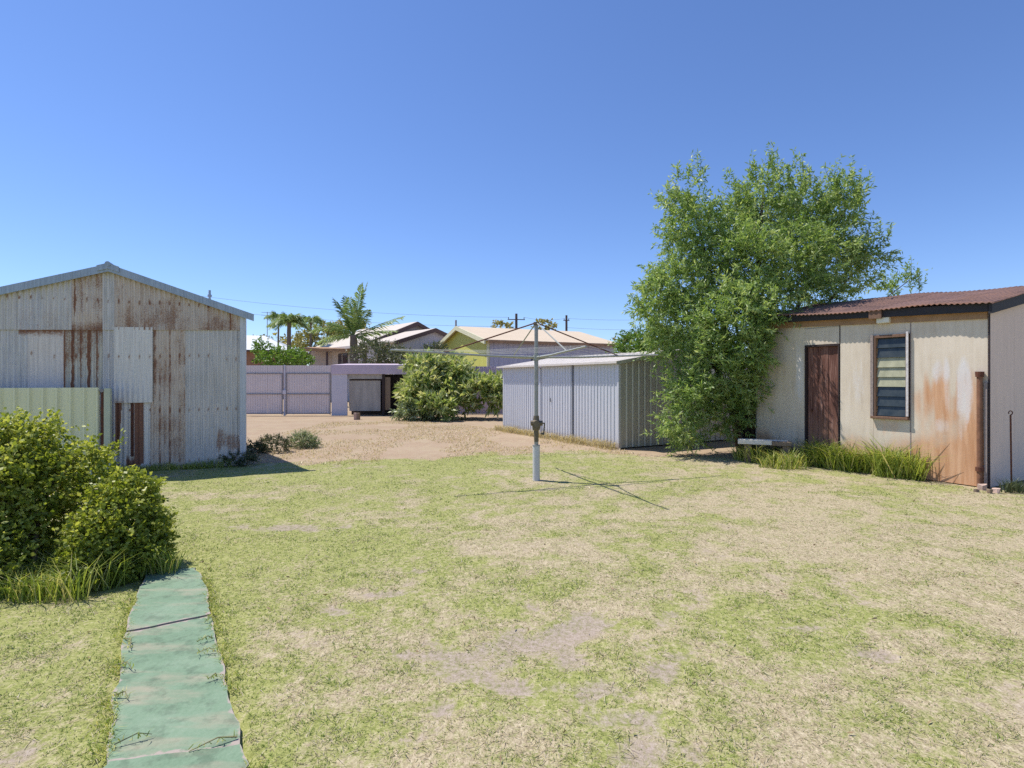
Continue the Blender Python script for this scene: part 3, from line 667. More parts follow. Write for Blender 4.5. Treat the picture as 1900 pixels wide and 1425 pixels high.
slope_board(apex_x + 0.0005, apex_x + 0.16, -0.15, -0.1305, 0.068, -0.03).build('ridge_flashing', M['barge'], shed)
# side and back walls of plain iron
MB().hexa([(-0.03, 0.121, 0), (0.0, 0.121, 0), (-1.55, DEP, 0), (-1.6, DEP, 0), (-0.03, 0.121, z_eave - .02), (0.0, 0.121, z_eave - .02), (-1.55, DEP, z_eave - .02), (-1.6, DEP, z_eave - .02)]).build('side_wall', M['iron_grey'], shed)
MB().box(xl, xl + 0.03, 0.0, DEP, 0, z_eave - .02).build('side_wall', M['iron_grey'], shed)
MB().box(xl + .031, -1.62, DEP - .03, DEP, 0, z_eave - .02).build('back_wall', M['iron_grey'], shed)
vx = LS.x_at(389, 1.0); vz = gable(vx)
MB().tube([(vx, 1.0, vz), (vx, 1.0, vz + 0.33)], 0.022, 8).tube([(vx, 1.0, vz + 0.20), (vx, 1.0, vz + 0.24)], 0.04, 8).build('vent_pipe', M['barge'], shed)

# ------------------------------------------------------------------ pale green steel fence with its post
FY = 9.05
GF = Frame(((-6.80), FY), 20.0)
gfence = empty('green_steel_fence', GF.o, GF.a, label='pale green ribbed steel fence in front of the rusty shed', cat='fence')
ztop = GF.z_at(0, 719)
fx0 = GF.x_at(-120)
ed = list(np.linspace(fx0, -0.10, 5))
for a, b in zip(ed[:-1], ed[1:]):
    if b > a: sheet('fence_sheet', a, b - 0.001, 0.0, ztop, M['fence_green'], gfence, 0.0, kind='trap', pitch=0.183, depth=0.05, rows=2)
MB().box(fx0, -0.10, 0.006, 0.04, ztop - 0.12, ztop - 0.05).build('fence_rail', M['fence_post'], gfence)
MB().box(-0.075, -0.035, -0.03, 0.05, 0, ztop - 0.06).build('rusty_strip', M['rust'], gfence)
MB().box(-0.034, 0.055, -0.045, 0.05, 0, ztop - 0.01).build('post', M['fence_post'], gfence, bevel=0.006)
MB().tube([(-0.06, -0.05, ztop - 0.05), (-0.06, 0.03, ztop - 0.05)], 0.03, 8).build('post_bracket', M['gate_frame'], gfence)

# ------------------------------------------------------------------ garden shed of ribbed zinc
GN = G(1148, 833)
GSF = Frame(GN, 29.5)                      # x along the shaded end, y along the lit front (towards the back left)
gshed = empty('garden_shed', GSF.o, GSF.a, label='low zinc garden shed with ribbed walls and door behind the clothesline', cat='shed')
LY = GSF.y_at(933)
zE = GSF.z_at(0, 671); S_MID = 2.0; zR = zE + S_MID * math.tan(R(9.0)); SW = 4.0
yd1, yd0 = GSF.y_at(1003), GSF.y_at(1063)
PT = 0.125
def fy(a, b, z0, z1, m, y, nm='wall_sheet'):
    return sheet(nm, a, b, z0, z1, M[m], gshed, y, kind='trap', pitch=PT, depth=0.016, axis='y', out=-1)
k = 0.0; parts_ = []
y = 0.02
while y < yd0 - 0.05:
    y2 = min(y + 0.75, yd0 - 0.03); fy(y, y2 - 0.002, 0.02, zE, 'shed_zinc', 0.0); y = y2
y = yd1 + 0.02
while y < LY - 0.02:
    y2 = min(y + 0.75, LY - 0.01); fy(y, y2 - 0.002, 0.02, zE, 'shed_zinc', 0.0); y = y2
MB().box(-0.028, 0.02, yd0 - 0.028, yd0 + 0.02, 0.02, zE - 0.01).build('door_jamb', M['shed_dark'], gshed)
MB().box(-0.022, 0.02, yd1 - 0.02, yd1 + 0.018, 0.02, zE - 0.10).build('door_jamb', M['shed_zinc'], gshed)
ym = GSF.y_at(1021)
door = fy(yd0 + 0.022, ym - 0.004, 0.06, zE - 0.06, 'shed_zinc', 0.006, 'door')
door2 = fy(ym + 0.004, yd1 - 0.022, 0.06, zE - 0.06, 'shed_zinc', 0.012, 'door')
zh = GSF.z_at(0, 742, ym)
MB().box(-0.04, -0.012, ym - 0.05, ym - 0.02, zh - 0.05, zh + 0.05).build('door_handle', M['shed_dark'], door, bevel=.004)
MB().box(-0.004, 0.03, yd0 + .0205, yd1 - .0205, zE - 0.058, zE - 0.002).build('door_head', M['shed_zinc'], gshed)
def gend(x): return np.where(x < S_MID, zE + (zR - zE) * x / S_MID, zE + (zR - zE) * (SW - x) / (SW - S_MID)) - 0.015
x = 0.0
while x < SW - 0.02:
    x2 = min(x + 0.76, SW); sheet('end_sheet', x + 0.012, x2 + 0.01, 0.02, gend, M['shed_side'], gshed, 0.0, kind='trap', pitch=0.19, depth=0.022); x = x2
MB().box(-0.03, 0.014, -0.03, 0.018, 0.0, zE - 0.012).build('corner_post', M['shed_zinc'], gshed)
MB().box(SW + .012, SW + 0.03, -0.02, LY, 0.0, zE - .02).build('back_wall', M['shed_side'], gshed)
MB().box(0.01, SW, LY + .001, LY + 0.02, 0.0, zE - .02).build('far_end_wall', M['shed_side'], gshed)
RO = 0.16
def groof(x): return zE + 0.012 + (zR - zE) * (x / S_MID) if x <= S_MID else zR + 0.012 - (zR - zE) * (x - S_MID) / (SW - S_MID)
n_r = 8
for i in range(n_r):
    a = -0.10 + i * (LY + 0.2) / n_r; b = -0.10 + (i + 1) * (LY + 0.2) / n_r - 0.004
    m = MB()
    for (xa, xb) in ((-RO, S_MID), (S_MID, SW + RO)):
        za, zb = groof(xa), groof(xb)
        m.hexa([(xa, a, za), (xb, a, zb), (xb, b, zb), (xa, b, za), (xa, a, za + .012), (xb, a, zb + .012), (xb, b, zb + .012), (xa, b, za + .012)])
        for rb in (0.2, 0.5, 0.8):
            yb = a + (b - a) * rb; m.hexa([(xa, yb - .015, za + .0125), (xb, yb - .015, zb + .0125), (xb, yb + .015, zb + .0125), (xa, yb + .015, za + .0125), (xa, yb - .01, za + .018), (xb, yb - .01, zb + .018), (xb, yb + .01, zb + .018), (xa, yb + .01, za + .018)])
    m.build('roof_sheet', M['shed_roof'], gshed)
zr_ = groof(-RO)
MB().box(-RO - 0.012, -RO - 0.002, -0.12, LY + 0.12, zr_ - 0.03, zr_ + 0.02).build('eave_trim', M['shed_roof'], gshed)
m = MB(); m.hexa([(-RO, -0.118, groof(-RO) - .06), (S_MID, -0.118, groof(S_MID) - .06), (S_MID, -0.104, groof(S_MID) - .06), (-RO, -0.104, groof(-RO) - .06), (-RO, -0.118, groof(-RO) + .02), (S_MID, -0.118, groof(S_MID) + .02), (S_MID, -0.104, groof(S_MID) + .02), (-RO, -0.104, groof(-RO) + .02)])
m.build('gable_trim', M['shed_side'], gshed)
# dry weeds along the shed's foot
pts = []
for q in np.linspace(0, 1, 60):
    p = GSF.world(-0.12 - 0.15 * random.random(), LY * q); kk = int(30 * (0.4 + 1.0 * vnoise(q * 9, 2.2, 3)))
    pts.append(scatter(p[0], p[1], 0.12, 0.12, kk))
blade_patch('dry_weeds', np.concatenate(pts), 0.22, 0.011, 0.9, M['dry_weed'], 0.75, kind='stuff')

# ------------------------------------------------------------------ rotary clothesline
bx, by = G(995, 890)
cl = empty('rotary_clothesline', (bx, by), 0, label='rotary clothesline with winding handle on a white base pipe in the lawn', cat='clothesline')
def zpx(py): return CAM_H - (py - HZ) / F * by
z1_, z2_, z3_, zt_ = zpx(827), zpx(770), zpx(663), zpx(600)
MB().tube([(0, 0, -0.05), (0, 0, z1_)], 0.058, 20).build('base_pipe', M['pole_white'], cl, smooth=False)
MB().tube([(0, 0, z1_), (0, 0, z1_ + 0.012)], 0.062, 20).build('pipe_collar', M['pole_zinc'], cl)
MB().tube([(0, 0, z1_ + .01), (0, 0, z3_)], 0.033, 14).build('inner_pipe', M['pole_zinc'], cl)
zg = zpx(785)
gb = MB().tube([(0, 0, zg - 0.30), (0, 0, zg - 0.12), (0.0, 0, zg - 0.1), (0, 0, zg + 0.02), (0.0, 0, zg + 0.05), (0, 0, zg + 0.12)], [0.036, 0.04, 0.06, 0.075, 0.05, 0.042], 12)
gb.tube([(-0.09, -0.02, zg + 0.0), (0.10, -0.02, zg + 0.0)], 0.042, 10).tube([(0, -0.09, zg - .01), (0, 0.03, zg - .01)], 0.055, 12)
g_ = gb.build('winding_gear', M['gearbox'], cl)
MB().tube([(0.09, -0.03, zg), (0.135, -0.04, zg)], 0.012, 6).tube([(0.13, -0.04, zg), (0.115, -0.05, zg - 0.17)], 0.010, 6).tube([(0.07, -0.05, zg - .16), (0.125, -0.05, zg - .175)], 0.015, 8).build('crank_handle', M['gearbox'], cl)
MB().tube([(0, 0, z3_), (0, 0, zt_)], 0.030, 12).build('top_pipe', M['pole_zinc'], cl)
MB().tube([(0, 0, z3_ - 0.05), (0, 0, z3_ + 0.04)], 0.05, 12).build('hub', M['arm'], cl)
MB().tube([(0, 0, zt_ - 0.03), (0, 0, zt_ + 0.02)], 0.045, 10).build('top_cap', M['gearbox'], cl)
ends = []
A0 = math.atan2(-0.94, 0.34)
for k in range(4):
    a = A0 + k * math.pi / 2; d = np.array([math.cos(a), math.sin(a), 0]); Larm = 1.7 if k % 2 == 0 else 2.3
    pts = [d * 0.04 + [0, 0, z3_], d * Larm * 0.35 + [0, 0, z3_ + 0.012], d * Larm * 0.62 + [0, 0, z3_ + 0.04], d * Larm + [0, 0, z3_ + 0.075]]
    MB().tube(pts, [0.018, 0.017, 0.016, 0.014], 8).build('arm', M['arm'], cl)
    MB().tube([d * 0.03 + [0, 0, zt_], d * Larm * 0.66 + [0, 0, z3_ + 0.045]], 0.011, 6).build('stay', M['rust'] if k % 2 else M['arm'], cl)
    ends.append((d, Larm))
wl = MB()
for f_ in (0.42, 0.58, 0.72, 0.86, 0.98):
    for k in range(4):
        (d1, L1), (d2, L2) = ends[k], ends[(k + 1) % 4]
        p, q = d1 * L1 * f_, d2 * L2 * f_; z_ = z3_ + 0.02 + 0.06 * f_
        wl.tube([(p[0], p[1], z_ + .01), ((p[0] + q[0]) / 2, (p[1] + q[1]) / 2, z_ - 0.03 * f_), (q[0], q[1], z_ + .01)], 0.0016, 4, cap=False)
wl.build('line_wire', M['wire'], cl)

# ------------------------------------------------------------------ old outbuilding on the right
HB = Frame(G(1833, 905), 29.3)             # x along the end wall (right, back), y along the lit long wall (towards the back left)
hs = empty('fibro_outbuilding', HB.o, HB.a, label='old cream sheet-clad outbuilding with red rusted roof, brown door and louvre window', cat='outbuilding')
HY = HB.y_at(1405); HX = 2.6
zN = HB.z_at(0, 579); yF = HB.y_at(1443); zF_ = HB.z_at(0, 600, yF); slope_e = (zF_ - zN) / yF
def eave(y): return zN + slope_e * np.asarray(y, float)
t = NT('stained_fibro_sheet'); c = t.coords('Object'); cs = t.coords('Object', (7, 7, 0.6))
a = t.noise(c, 1.6, 5); b = t.noise(cs, 2.0, 5, 0.6); f = t.noise(c, 30, 4, 0.7)
base = t.ramp(t.math('ADD', t.math('MULTIPLY', a, 0.5), t.math('MULTIPLY', b, 0.5)), [(0.3, (0.53, 0.44, 0.335)), (0.5, (0.645, 0.56, 0.445)), (0.68, (0.71, 0.63, 0.515))])
om = t.math('ADD', t.attr('mud'), t.math('MULTIPLY', t.math('SUBTRACT', b, 0.5), 0.7)); om = t.math('ADD', om, t.math('MULTIPLY', t.math('SUBTRACT', f, 0.5), 0.35))
col_ = t.mix(t.ramp(om, [(0.1, 0.0), (0.75, 0.92)]), base, t.ramp(b, [(0.35, (0.50, 0.245, 0.115)), (0.65, (0.66, 0.39, 0.225))]))
wm = t.math('ADD', t.attr('white'), t.math('MULTIPLY', t.math('SUBTRACT', b, 0.5), 0.9))
wm = t.math('ADD', wm, t.math('MULTIPLY', t.math('SUBTRACT', f, 0.5), 0.8))
col_ = t.mix(t.ramp(wm, [(0.3, 0.0), (1.0, 0.8)]), col_, (0.68, 0.66, 0.645))
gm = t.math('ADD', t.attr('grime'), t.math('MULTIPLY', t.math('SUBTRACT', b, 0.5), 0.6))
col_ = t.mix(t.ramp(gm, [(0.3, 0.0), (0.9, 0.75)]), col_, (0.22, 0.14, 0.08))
t.bump(f, 0.12, 0.004)
M['fibro'] = t.fin(col_, 0.85, 0, 0.25)
M['fibro_end'] = plain('pinkish_fibro', (0.72, 0.57, 0.48), 0.85, 0, 0.10, 2, 0.08, stretch=(5, 5, .5))
yz = lambda px, py: (HB.y_at(px), HB.z_at(0, py, HB.y_at(px)))
def stains(y, z):
    n_ = fbm(y * 3, z * 2, 4, 4); n2_ = fbm(y * 9, z * 1.2, 14, 4)
    mud = 1.5 * sstep(1.15, 0.15, z + 0.55 * (n_ - .5)) * sstep(1.35, 0.6, y) + 0.75 * sstep(0.7, 0.15, z + .4 * (n_ - .5)) * sstep(0.6, 1.35, y)
    def blob(px, py, rx, ry, amt):
        y0, z0 = yz(px, py); y1, _ = yz(px - rx, py); rz = ry / F * (HB.world(0, y0)[1]); d = np.sqrt(((y - y0) / (y1 - y0)) ** 2 + ((z - z0) / rz) ** 2) + (n2_ - .5) * 1.6 + (fbm(y * 22, z * 1.6, 24, 3) - .5) * 1.2
        return amt * (1 - sstep(0.25, 1.35, d))
    mud = mud + blob(1738, 738, 38, 50, 0.95) + blob(1808, 740, 14, 70, 0.6) + blob(1645, 790, 25, 12, 0.3)
    wh = blob(1790, 712, 17, 45, 1.0) + blob(1735, 690, 14, 25, 0.9) + blob(1758, 685, 8, 24, 0.8) + blob(1590, 725, 18, 45, 0.55) + blob(1745, 790, 16, 16, 0.6) + blob(1785, 770, 10, 50, 0.5) + blob(1760, 735, 8, 45, .5)
    wh = wh + blob(1485, 690, 9, 60, 0.9)
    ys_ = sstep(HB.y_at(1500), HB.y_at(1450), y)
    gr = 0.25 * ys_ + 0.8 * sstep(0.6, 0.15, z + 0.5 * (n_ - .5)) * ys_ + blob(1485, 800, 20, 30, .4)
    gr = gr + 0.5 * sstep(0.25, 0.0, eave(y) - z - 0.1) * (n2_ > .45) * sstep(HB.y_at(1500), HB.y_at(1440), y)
    return np.clip(mud, 0, 1.2), np.clip(wh, 0, 1), np.clip(gr, 0, 1)
def fibro(y0, y1, z0, z1, x=0.0, th=0.012, nm='wall_panel', step=0.04, end=False):
    ny_ = max(2, int(abs(y1 - y0) / step)); nz_ = max(2, int(2.7 / step))
    ys = np.linspace(y0, y1, ny_ + 1); V = []; m1, m2, m3 = [], [], []
    for i in range(nz_ + 1):
        zt = z1(ys) if callable(z1) else np.full_like(ys, z1); z = z0 + (zt - z0) * i / nz_
        V += [((yy, x, zz) if end else (x, yy, zz)) for yy, zz in zip(ys, z)]
        if end: a_, b_, c_ = 0.55 * sstep(0.5, 0.0, z) , 0.9 * (1 - sstep(0.5, 1.1, np.sqrt(((ys - .18) / .05) ** 2 + ((z - 1.35) / .3) ** 2))), 0 * z + .12
        else: a_, b_, c_ = stains(ys, z)
        m1.append(a_); m2.append(b_); m3.append(c_)
    Fs = []; n_ = ny_ + 1
    for i in range(nz_):
        for j in range(ny_): Fs.append((i * n_ + j, i * n_ + j + 1, (i + 1) * n_ + j + 1, (i + 1) * n_ + j))
    o = mesh_obj(nm, V, Fs, M['fibro_end' if end else 'fibro'], hs, False, {'mud': np.concatenate(m1), 'white': np.concatenate(m2), 'grime': np.concatenate(m3)})
    md = o.modifiers.new('thickness', 'SOLIDIFY'); md.thickness = th; md.offset = 0
    return o
yA, yB = HB.y_at(1690), HB.y_at(1559)          # joints: right of the window, right of the door
yDl, yDr = HB.y_at(1494), HB.y_at(1558); zD = HB.z_at(0, 640, (yDl + yDr) / 2)
yWl, yWr = HB.y_at(1621), HB.y_at(1687); zW1 = HB.z_at(0, 621, (yWl + yWr) / 2); zW0 = HB.z_at(0, 773, (yWl + yWr) / 2)
EV = lambda y: eave(y) + 0.02
fibro(0.0, yA - 0.003, 0.0, EV)
fibro(yA + 0.003, yWl - 0.001, 0.0, zW0 - 0.003); fibro(yA + .003, yWl - 0.001, zW1 + .003, EV)
fibro(yWl + .002, yB - 0.003, 0.0, EV)
fibro(yDr + 0.004, yDl - .001, zD + .01, EV); fibro(yDl + .002, HY, 0.0, EV)
for yy in (yA, yB): MB().box(-0.010, -0.0065, yy - 0.008, yy + 0.008, 0.0 if yy == yA else zD, float(eave(yy))).build('cover_strip', M['dark_wood'] if yy == yB else M['frame_peel'], hs)
MB().box(-0.012, -0.0065, yDr, yDl, zD + 0.32, zD + 0.335).build('cover_strip', M['old_sheet'], hs)
pit = math.tan(R(10.8))
zfar = lambda x, y: float(eave(y)) + 0.10 + x * pit
# end wall facing the camera, rising with the roof
fibro(0.0, 0.9, 0.0, lambda x: zN + 0.06 + x * pit, x=-0.004, end=True); fibro(0.906, 1.8, 0.0, lambda x: zN + .06 + x * pit, x=-0.004, end=True)
fibro(1.806, HX, 0.0, lambda x: zN + .06 + x * pit, x=-0.004, end=True, step=.2)
MB().box(-0.022, -0.002, -0.03, -0.012, 0.0, zN).build('corner_strip', M['dark_wood'], hs)
MB().hexa([(HX, 0, 0), (HX + .05, 0, 0), (HX + .05, HY, 0), (HX, HY, 0), (HX, 0, zfar(HX, 0) - .12), (HX + .05, 0, zfar(HX, 0) - .12), (HX + .05, HY, zfar(HX, HY) - .12), (HX, HY, zfar(HX, HY) - .12)]).build('back_wall', M['old_sheet'], hs)
MB().hexa([(0.01, HY + .01, 0), (HX, HY + .01, 0), (HX, HY + .04, 0), (0.01, HY + .04, 0), (0.01, HY + .01, eave(HY)), (HX, HY + .01, eave(HY) + pit * HX), (HX, HY + .04, eave(HY) + pit * HX), (0.01, HY + .04, eave(HY))]).build('far_end_wall', M['old_sheet'], hs)
# dark sheet added inside so the door and window do not open on daylight
MB().box(0.6, 0.62, 0.1, HY - .1, 0, 2.4).build('inner_dark_sheet', M['dark_inside'], hs)
# ochre strip under the eave, fascia boards and red iron roof
def alongeave(x0, x1, ya, yb, za, zb):
    m = MB(); ea, eb = float(eave(ya)), float(eave(yb))
    return m.hexa([(x0, ya, ea + za), (x1, ya, ea + za), (x1, yb, eb + za), (x0, yb, eb + za), (x0, ya, ea + zb), (x1, ya, ea + zb), (x1, yb, eb + zb), (x0, yb, eb + zb)])
alongeave(-0.035, -0.0065, 0.0, HY, -0.10, 0.0).build('eave_strip', M['trim_orange'], hs)
yj = HB.y_at(1620)
alongeave(-0.115, -0.075, -0.04, yj - .002, 0.0, 0.125).build('fascia', M['fascia'], hs); alongeave(-0.12, -0.08, yj + .002, HY + .15, 0.005, 0.12).build('fascia', M['fascia'], hs)
alongeave(-0.0745, 0.05, -0.02, HY + .1, 0.0, 0.012).build('soffit', M['trim_orange'], hs)
def rake(x): return zN + 0.0 + x * pit
MB().hexa([(-0.14, -0.10, rake(-.14) - .01), (HX, -0.10, rake(HX) - .01), (HX, -0.055, rake(HX) - .01), (-0.14, -0.055, rake(-.14) - .01),
           (-0.14, -0.10, rake(-.14) + .15), (HX, -0.10, rake(HX) + .15), (HX, -0.055, rake(HX) + .15), (-0.14, -0.055, rake(-.14) + .15)]).build('barge_board', M['fascia'], hs)
ysh = np.linspace(-0.14, HY + 0.25, 8)
for i, (ya, yb) in enumerate(zip(ysh[:-1], ysh[1:])):
    ys = prof_xs('sine', ya, yb + 0.02, 0.0762); n_ = len(ys); xs = np.linspace(-0.17, HX + .1, 14); V = []; rr = []
    for x_ in xs:
        sag = 0.02 * np.sin(ys * 2.3 + x_) + 0.025 * (fbm(ys * 1.6, ys * 0 + x_ * 1.2, 9) - .5)
        z = eave(ys) + 0.155 + x_ * pit + 0.5 * 0.02 * np.cos(2 * math.pi * ys / 0.0762) + sag + 0.004 * (i % 2)
        xe_ = x_ + (0.03 * (vnoise(ys * 3.0, ys * 0 + i, 12) - .5) if x_ == xs[0] else 0)
        V += list(zip(np.broadcast_to(xe_, (n_,)), ys, z)); rr.append(0.35 * fbm(ys * 2, ys * 0 + x_ * 2, 5) + 0.3 * (x_ < 0))
    Fs = [(a * n_ + j, (a + 1) * n_ + j, (a + 1) * n_ + j + 1, a * n_ + j + 1) for a in range(len(xs) - 1) for j in range(n_ - 1)]
    o = mesh_obj('roof_sheet', V, Fs, M['roof_red'], hs, True, {'rust': np.concatenate(rr)})
    md = o.modifiers.new('thickness', 'SOLIDIFY'); md.thickness = 0.003
# door of vertical boards
dr_ = MB().box(-0.02, 0.06, yDl - 0.03, yDl, 0.0, zD).box(-0.02, 0.06, yDr, yDr + 0.02, 0.0, zD).box(-0.021, 0.06, yDr, yDl, zD - 0.028, zD + 0.004).build('door_frame', M['dark_wood'], hs)
t = NT('weathered_dark_boards'); c = t.coords('Object', (10, 10, 0.7)); a = t.noise(c, 3, 6, 0.65); f = t.noise(t.coords('Object'), 2.2, 3)
cb = t.ramp(a, [(0.28, (0.05, 0.021, 0.016)), (0.5, (0.165, 0.075, 0.056)), (0.72, (0.34, 0.205, 0.165))])
lowm = t.ramp(t.math('ADD', t.sep(t.coords('Object'))[2], t.math('MULTIPLY', t.math('SUBTRACT', a, .5), 1.8)), [(0.25, 0.7), (0.95, 0.0)])
cb = t.mix(lowm, cb, (0.36, 0.20, 0.13)); t.bump(a, 0.4, 0.01); M['door'] = t.fin(cb, 0.85, 0, 0.3)
dd = empty('door', (0.03, 0), 0); dd.parent = hs; nb = 6
for i in range(nb):
    a = yDr + 0.022 + i * (yDl - 0.03 - yDr - 0.024) / nb; b = yDr + 0.022 + (i + 1) * (yDl - 0.03 - yDr - 0.024) / nb
    MB().box(0.0 + 0.004 * (i % 2), 0.025, a + 0.003, b - 0.003, 0.03, zD - 0.03).build('board', M['door'], dd, bevel=.003)
MB().box(-0.03, 0.01, yDl - 0.13, yDl - 0.1, 1.0, 1.04).build('door_handle', M['rust'], dd)
# louvre window
wnd = empty('window', (0, 0), 0); wnd.parent = hs
ww = yWl - yWr
MB().box(-0.045, 0.03, yWl - 0.055, yWl, zW0, zW1).build('frame_jamb', M['frame_brown'], wnd, bevel=.004)
MB().box(-0.058, -0.0455, yWl - 0.02, yWl + 0.025, zW0 - .02, zW1 + .01).build('architrave', M['frame_peel'], wnd)
MB().box(-0.045, 0.03, yWr, yWr + 0.035, zW0, zW1).build('frame_jamb', M['frame_brown'], wnd, bevel=.004)
MB().box(-0.06, -0.0455, yWr - 0.012, yWr + 0.022, zW0 + .02, zW1 + 0.03).build('architrave', M['frame_white'], wnd)
MB().box(-0.05, 0.03, yWr + .0355, yWl - .0555, zW1 - 0.05, zW1).build('frame_head', M['frame_brown'], wnd, bevel=.004)
MB().box(-0.075, 0.03, yWr - 0.012, yWl + 0.02, zW0 - 0.045, zW0 - .001).build('sill', M['frame_brown'], wnd, bevel=.006)
t = NT('louvre_glass'); t.bsdf.inputs['Base Color'].default_value = (0.20, 0.22, 0.20, 1); t.bsdf.inputs['Roughness'].default_value = 0.08
t.bsdf.inputs['IOR'].default_value = 1.52; t.bsdf.inputs['Transmission Weight'].default_value = 0.0
g1 = t.noise(t.coords('Object'), 7, 4); t.put(t.bsdf.inputs['Base Color'], t.ramp(g1, [(0.3, (0.025, 0.035, 0.04)), (0.7, (0.06, 0.07, 0.07))])); t.bsdf.inputs['Specular IOR Level'].default_value = 0.35; M['louvre'] = t.m
t = NT('louvre_painted_reflection'); M['louvre_pale'] = t.fin(t.ramp(t.noise(t.coords('Object'), 9, 4), [(0.3, (0.30, 0.30, 0.20)), (0.7, (0.42, 0.41, 0.28))]), 0.2, 0, 0.3)  # pale yellowish reflection painted into the colour of the middle blades
nl = 8; zz0, zz1 = zW0 + 0.01, zW1 - 0.055
for i in range(nl):
    za = zz0 + (zz1 - zz0) * i / nl; zb = zz0 + (zz1 - zz0) * (i + 1) / nl + 0.012
    m = MB(); a0, a1 = yWr + 0.036, yWl - 0.056
    m.hexa([(-0.022, a0, za), (-0.017, a0, za), (-0.017, a1, za), (-0.022, a1, za), (0.008, a0, zb), (0.013, a0, zb), (0.013, a1, zb), (0.008, a1, zb)])
    m.build('louvre_blade', M['louvre_pale'] if 3 <= i <= 5 else M['louvre'], wnd)
MB().box(-0.02, 0.03, yWl - 0.0655, yWl - 0.0555, zz0, zz1).build('louvre_channel', M['trim_orange'], wnd)
# light fitting under the eave
lyy, lzz = yz(1643, 594)
lt = MB().box(-0.10, -0.0075, lyy - 0.10, lyy + 0.10, lzz - 0.055, lzz + 0.045).build('light_fitting', M['lamp_white'], hs, bevel=.012)
yo = HB.y_at(1632); alongeave(-0.15, -0.1155 - .005, yo - 0.10, yo + 0.10, -0.02, 0.13).build('fascia_block', M['frame_brown'], hs)
# rusted downpipe at the corner
dyy = HB.y_at(1821); zp1 = HB.z_at(0, 697, dyy)
MB().tube([(-0.06, dyy, 0.0), (-0.06, dyy, zp1)], 0.036, 12).build('downpipe', M['downpipe'], hs)
MB().tube([(-0.06, dyy, zp1 - 0.02), (-0.06, dyy, zp1 + 0.06)], [0.05, 0.056], 12).build('pipe_head', M['rust'], hs)
MB().tube([(-0.06, dyy, 0.24), (-0.06, dyy, 0.30)], 0.052, 12).build('pipe_collar', M['rust'], hs)
MB().box(-0.05, -0.0075, -0.005, 0.03, 0.0, zp1 - .1).build('corner_post', M['frame_peel'], hs)

# steel rod leaning by the end wall
rx_, ry_ = G(1877, 908)
rod = empty('steel_rod', (rx_, ry_), 0, label='thin rusty steel rod with a loop on top, standing by the right-hand end wall', cat='rod')
zr1 = CAM_H - (770 - HZ) / F * ry_
MB().tube([(0, 0, -0.05), (0.003, 0.02, zr1)], 0.011, 8).build('shaft', M['rust'], rod)
MB().tube([(0.003 + 0.028 * math.cos(q) , 0.02, zr1 + 0.03 + 0.03 * math.sin(q)) for q in np.linspace(-1.5, 3.6, 12)], 0.007, 6).build('loop', M['rust'], rod)

# bench plank on supports
b0 = AT(1369, 826, 10.7); b1 = AT(1467, 832, 10.35)
bp = (b0 + b1) / 2; bang = math.degrees(math.atan2(b1[1] - b0[1], b1[0] - b0[0])); bl = float(np.hypot(*(b1 - b0)[:2])); zb = 0.44
bn = empty('low_bench', bp[:2], bang, label='low weathered whitewashed bench under the tree', cat='bench')
MB().box(-bl / 2, bl / 2 * 0.28, -0.18, -0.02, zb - 0.09, zb).build('seat_plank', M['bench'], bn, bevel=.008)
MB().box(-bl / 2 + .03, bl / 2 * 0.9, -0.015, 0.15, zb - 0.085, zb - 0.01).build('seat_plank', M['bench'], bn, bevel=.008)
MB().box(bl / 2 * .285, bl / 2, -0.17, -0.02, zb - 0.10, zb - .02).build('seat_plank', M['brown_wood'], bn, bevel=.008)
for xx in (-bl / 2 + 0.12, bl / 2 - 0.15): MB().box(xx, xx + 0.12, -0.14, 0.12, -0.02, zb - 0.101).build('leg', M['brown_wood'], bn)

# rubble at the foot of the downpipe
for i, (px, py, s_) in enumerate([(1822, 903, 0.07), (1836, 910, 0.05), (1848, 909, 0.06), (1812, 908, 0.045)]):
    p = G(px, py + 4); vs_ = []
    for zz in (0, 1):
        for q in range(6):
            r_ = s_ * random.uniform(0.7, 1.1); vs_.append((r_ * math.cos(q * 1.05), r_ * math.sin(q * 1.05) * .8, -0.02 if zz == 0 else s_ * random.uniform(0.6, 1.1)))
    fs_ = [tuple(range(5, -1, -1)), tuple(range(6, 12))] + [(q, (q + 1) % 6, 6 + (q + 1) % 6, 6 + q) for q in range(6)]
    o = mesh_obj('rubble_stone', vs_, fs_, M['brown_wood'] if i % 2 else M['block']); o.location = (*p, 0); o.rotation_euler.z = i
    tag(o, ['reddish stone against the foot of the rusty downpipe', 'dark stone at the corner beside the downpipe foot', 'reddish stone just right of the outbuilding corner', 'small brown stone left of the downpipe foot'][i], 'stone', 'stones at the downpipe foot')

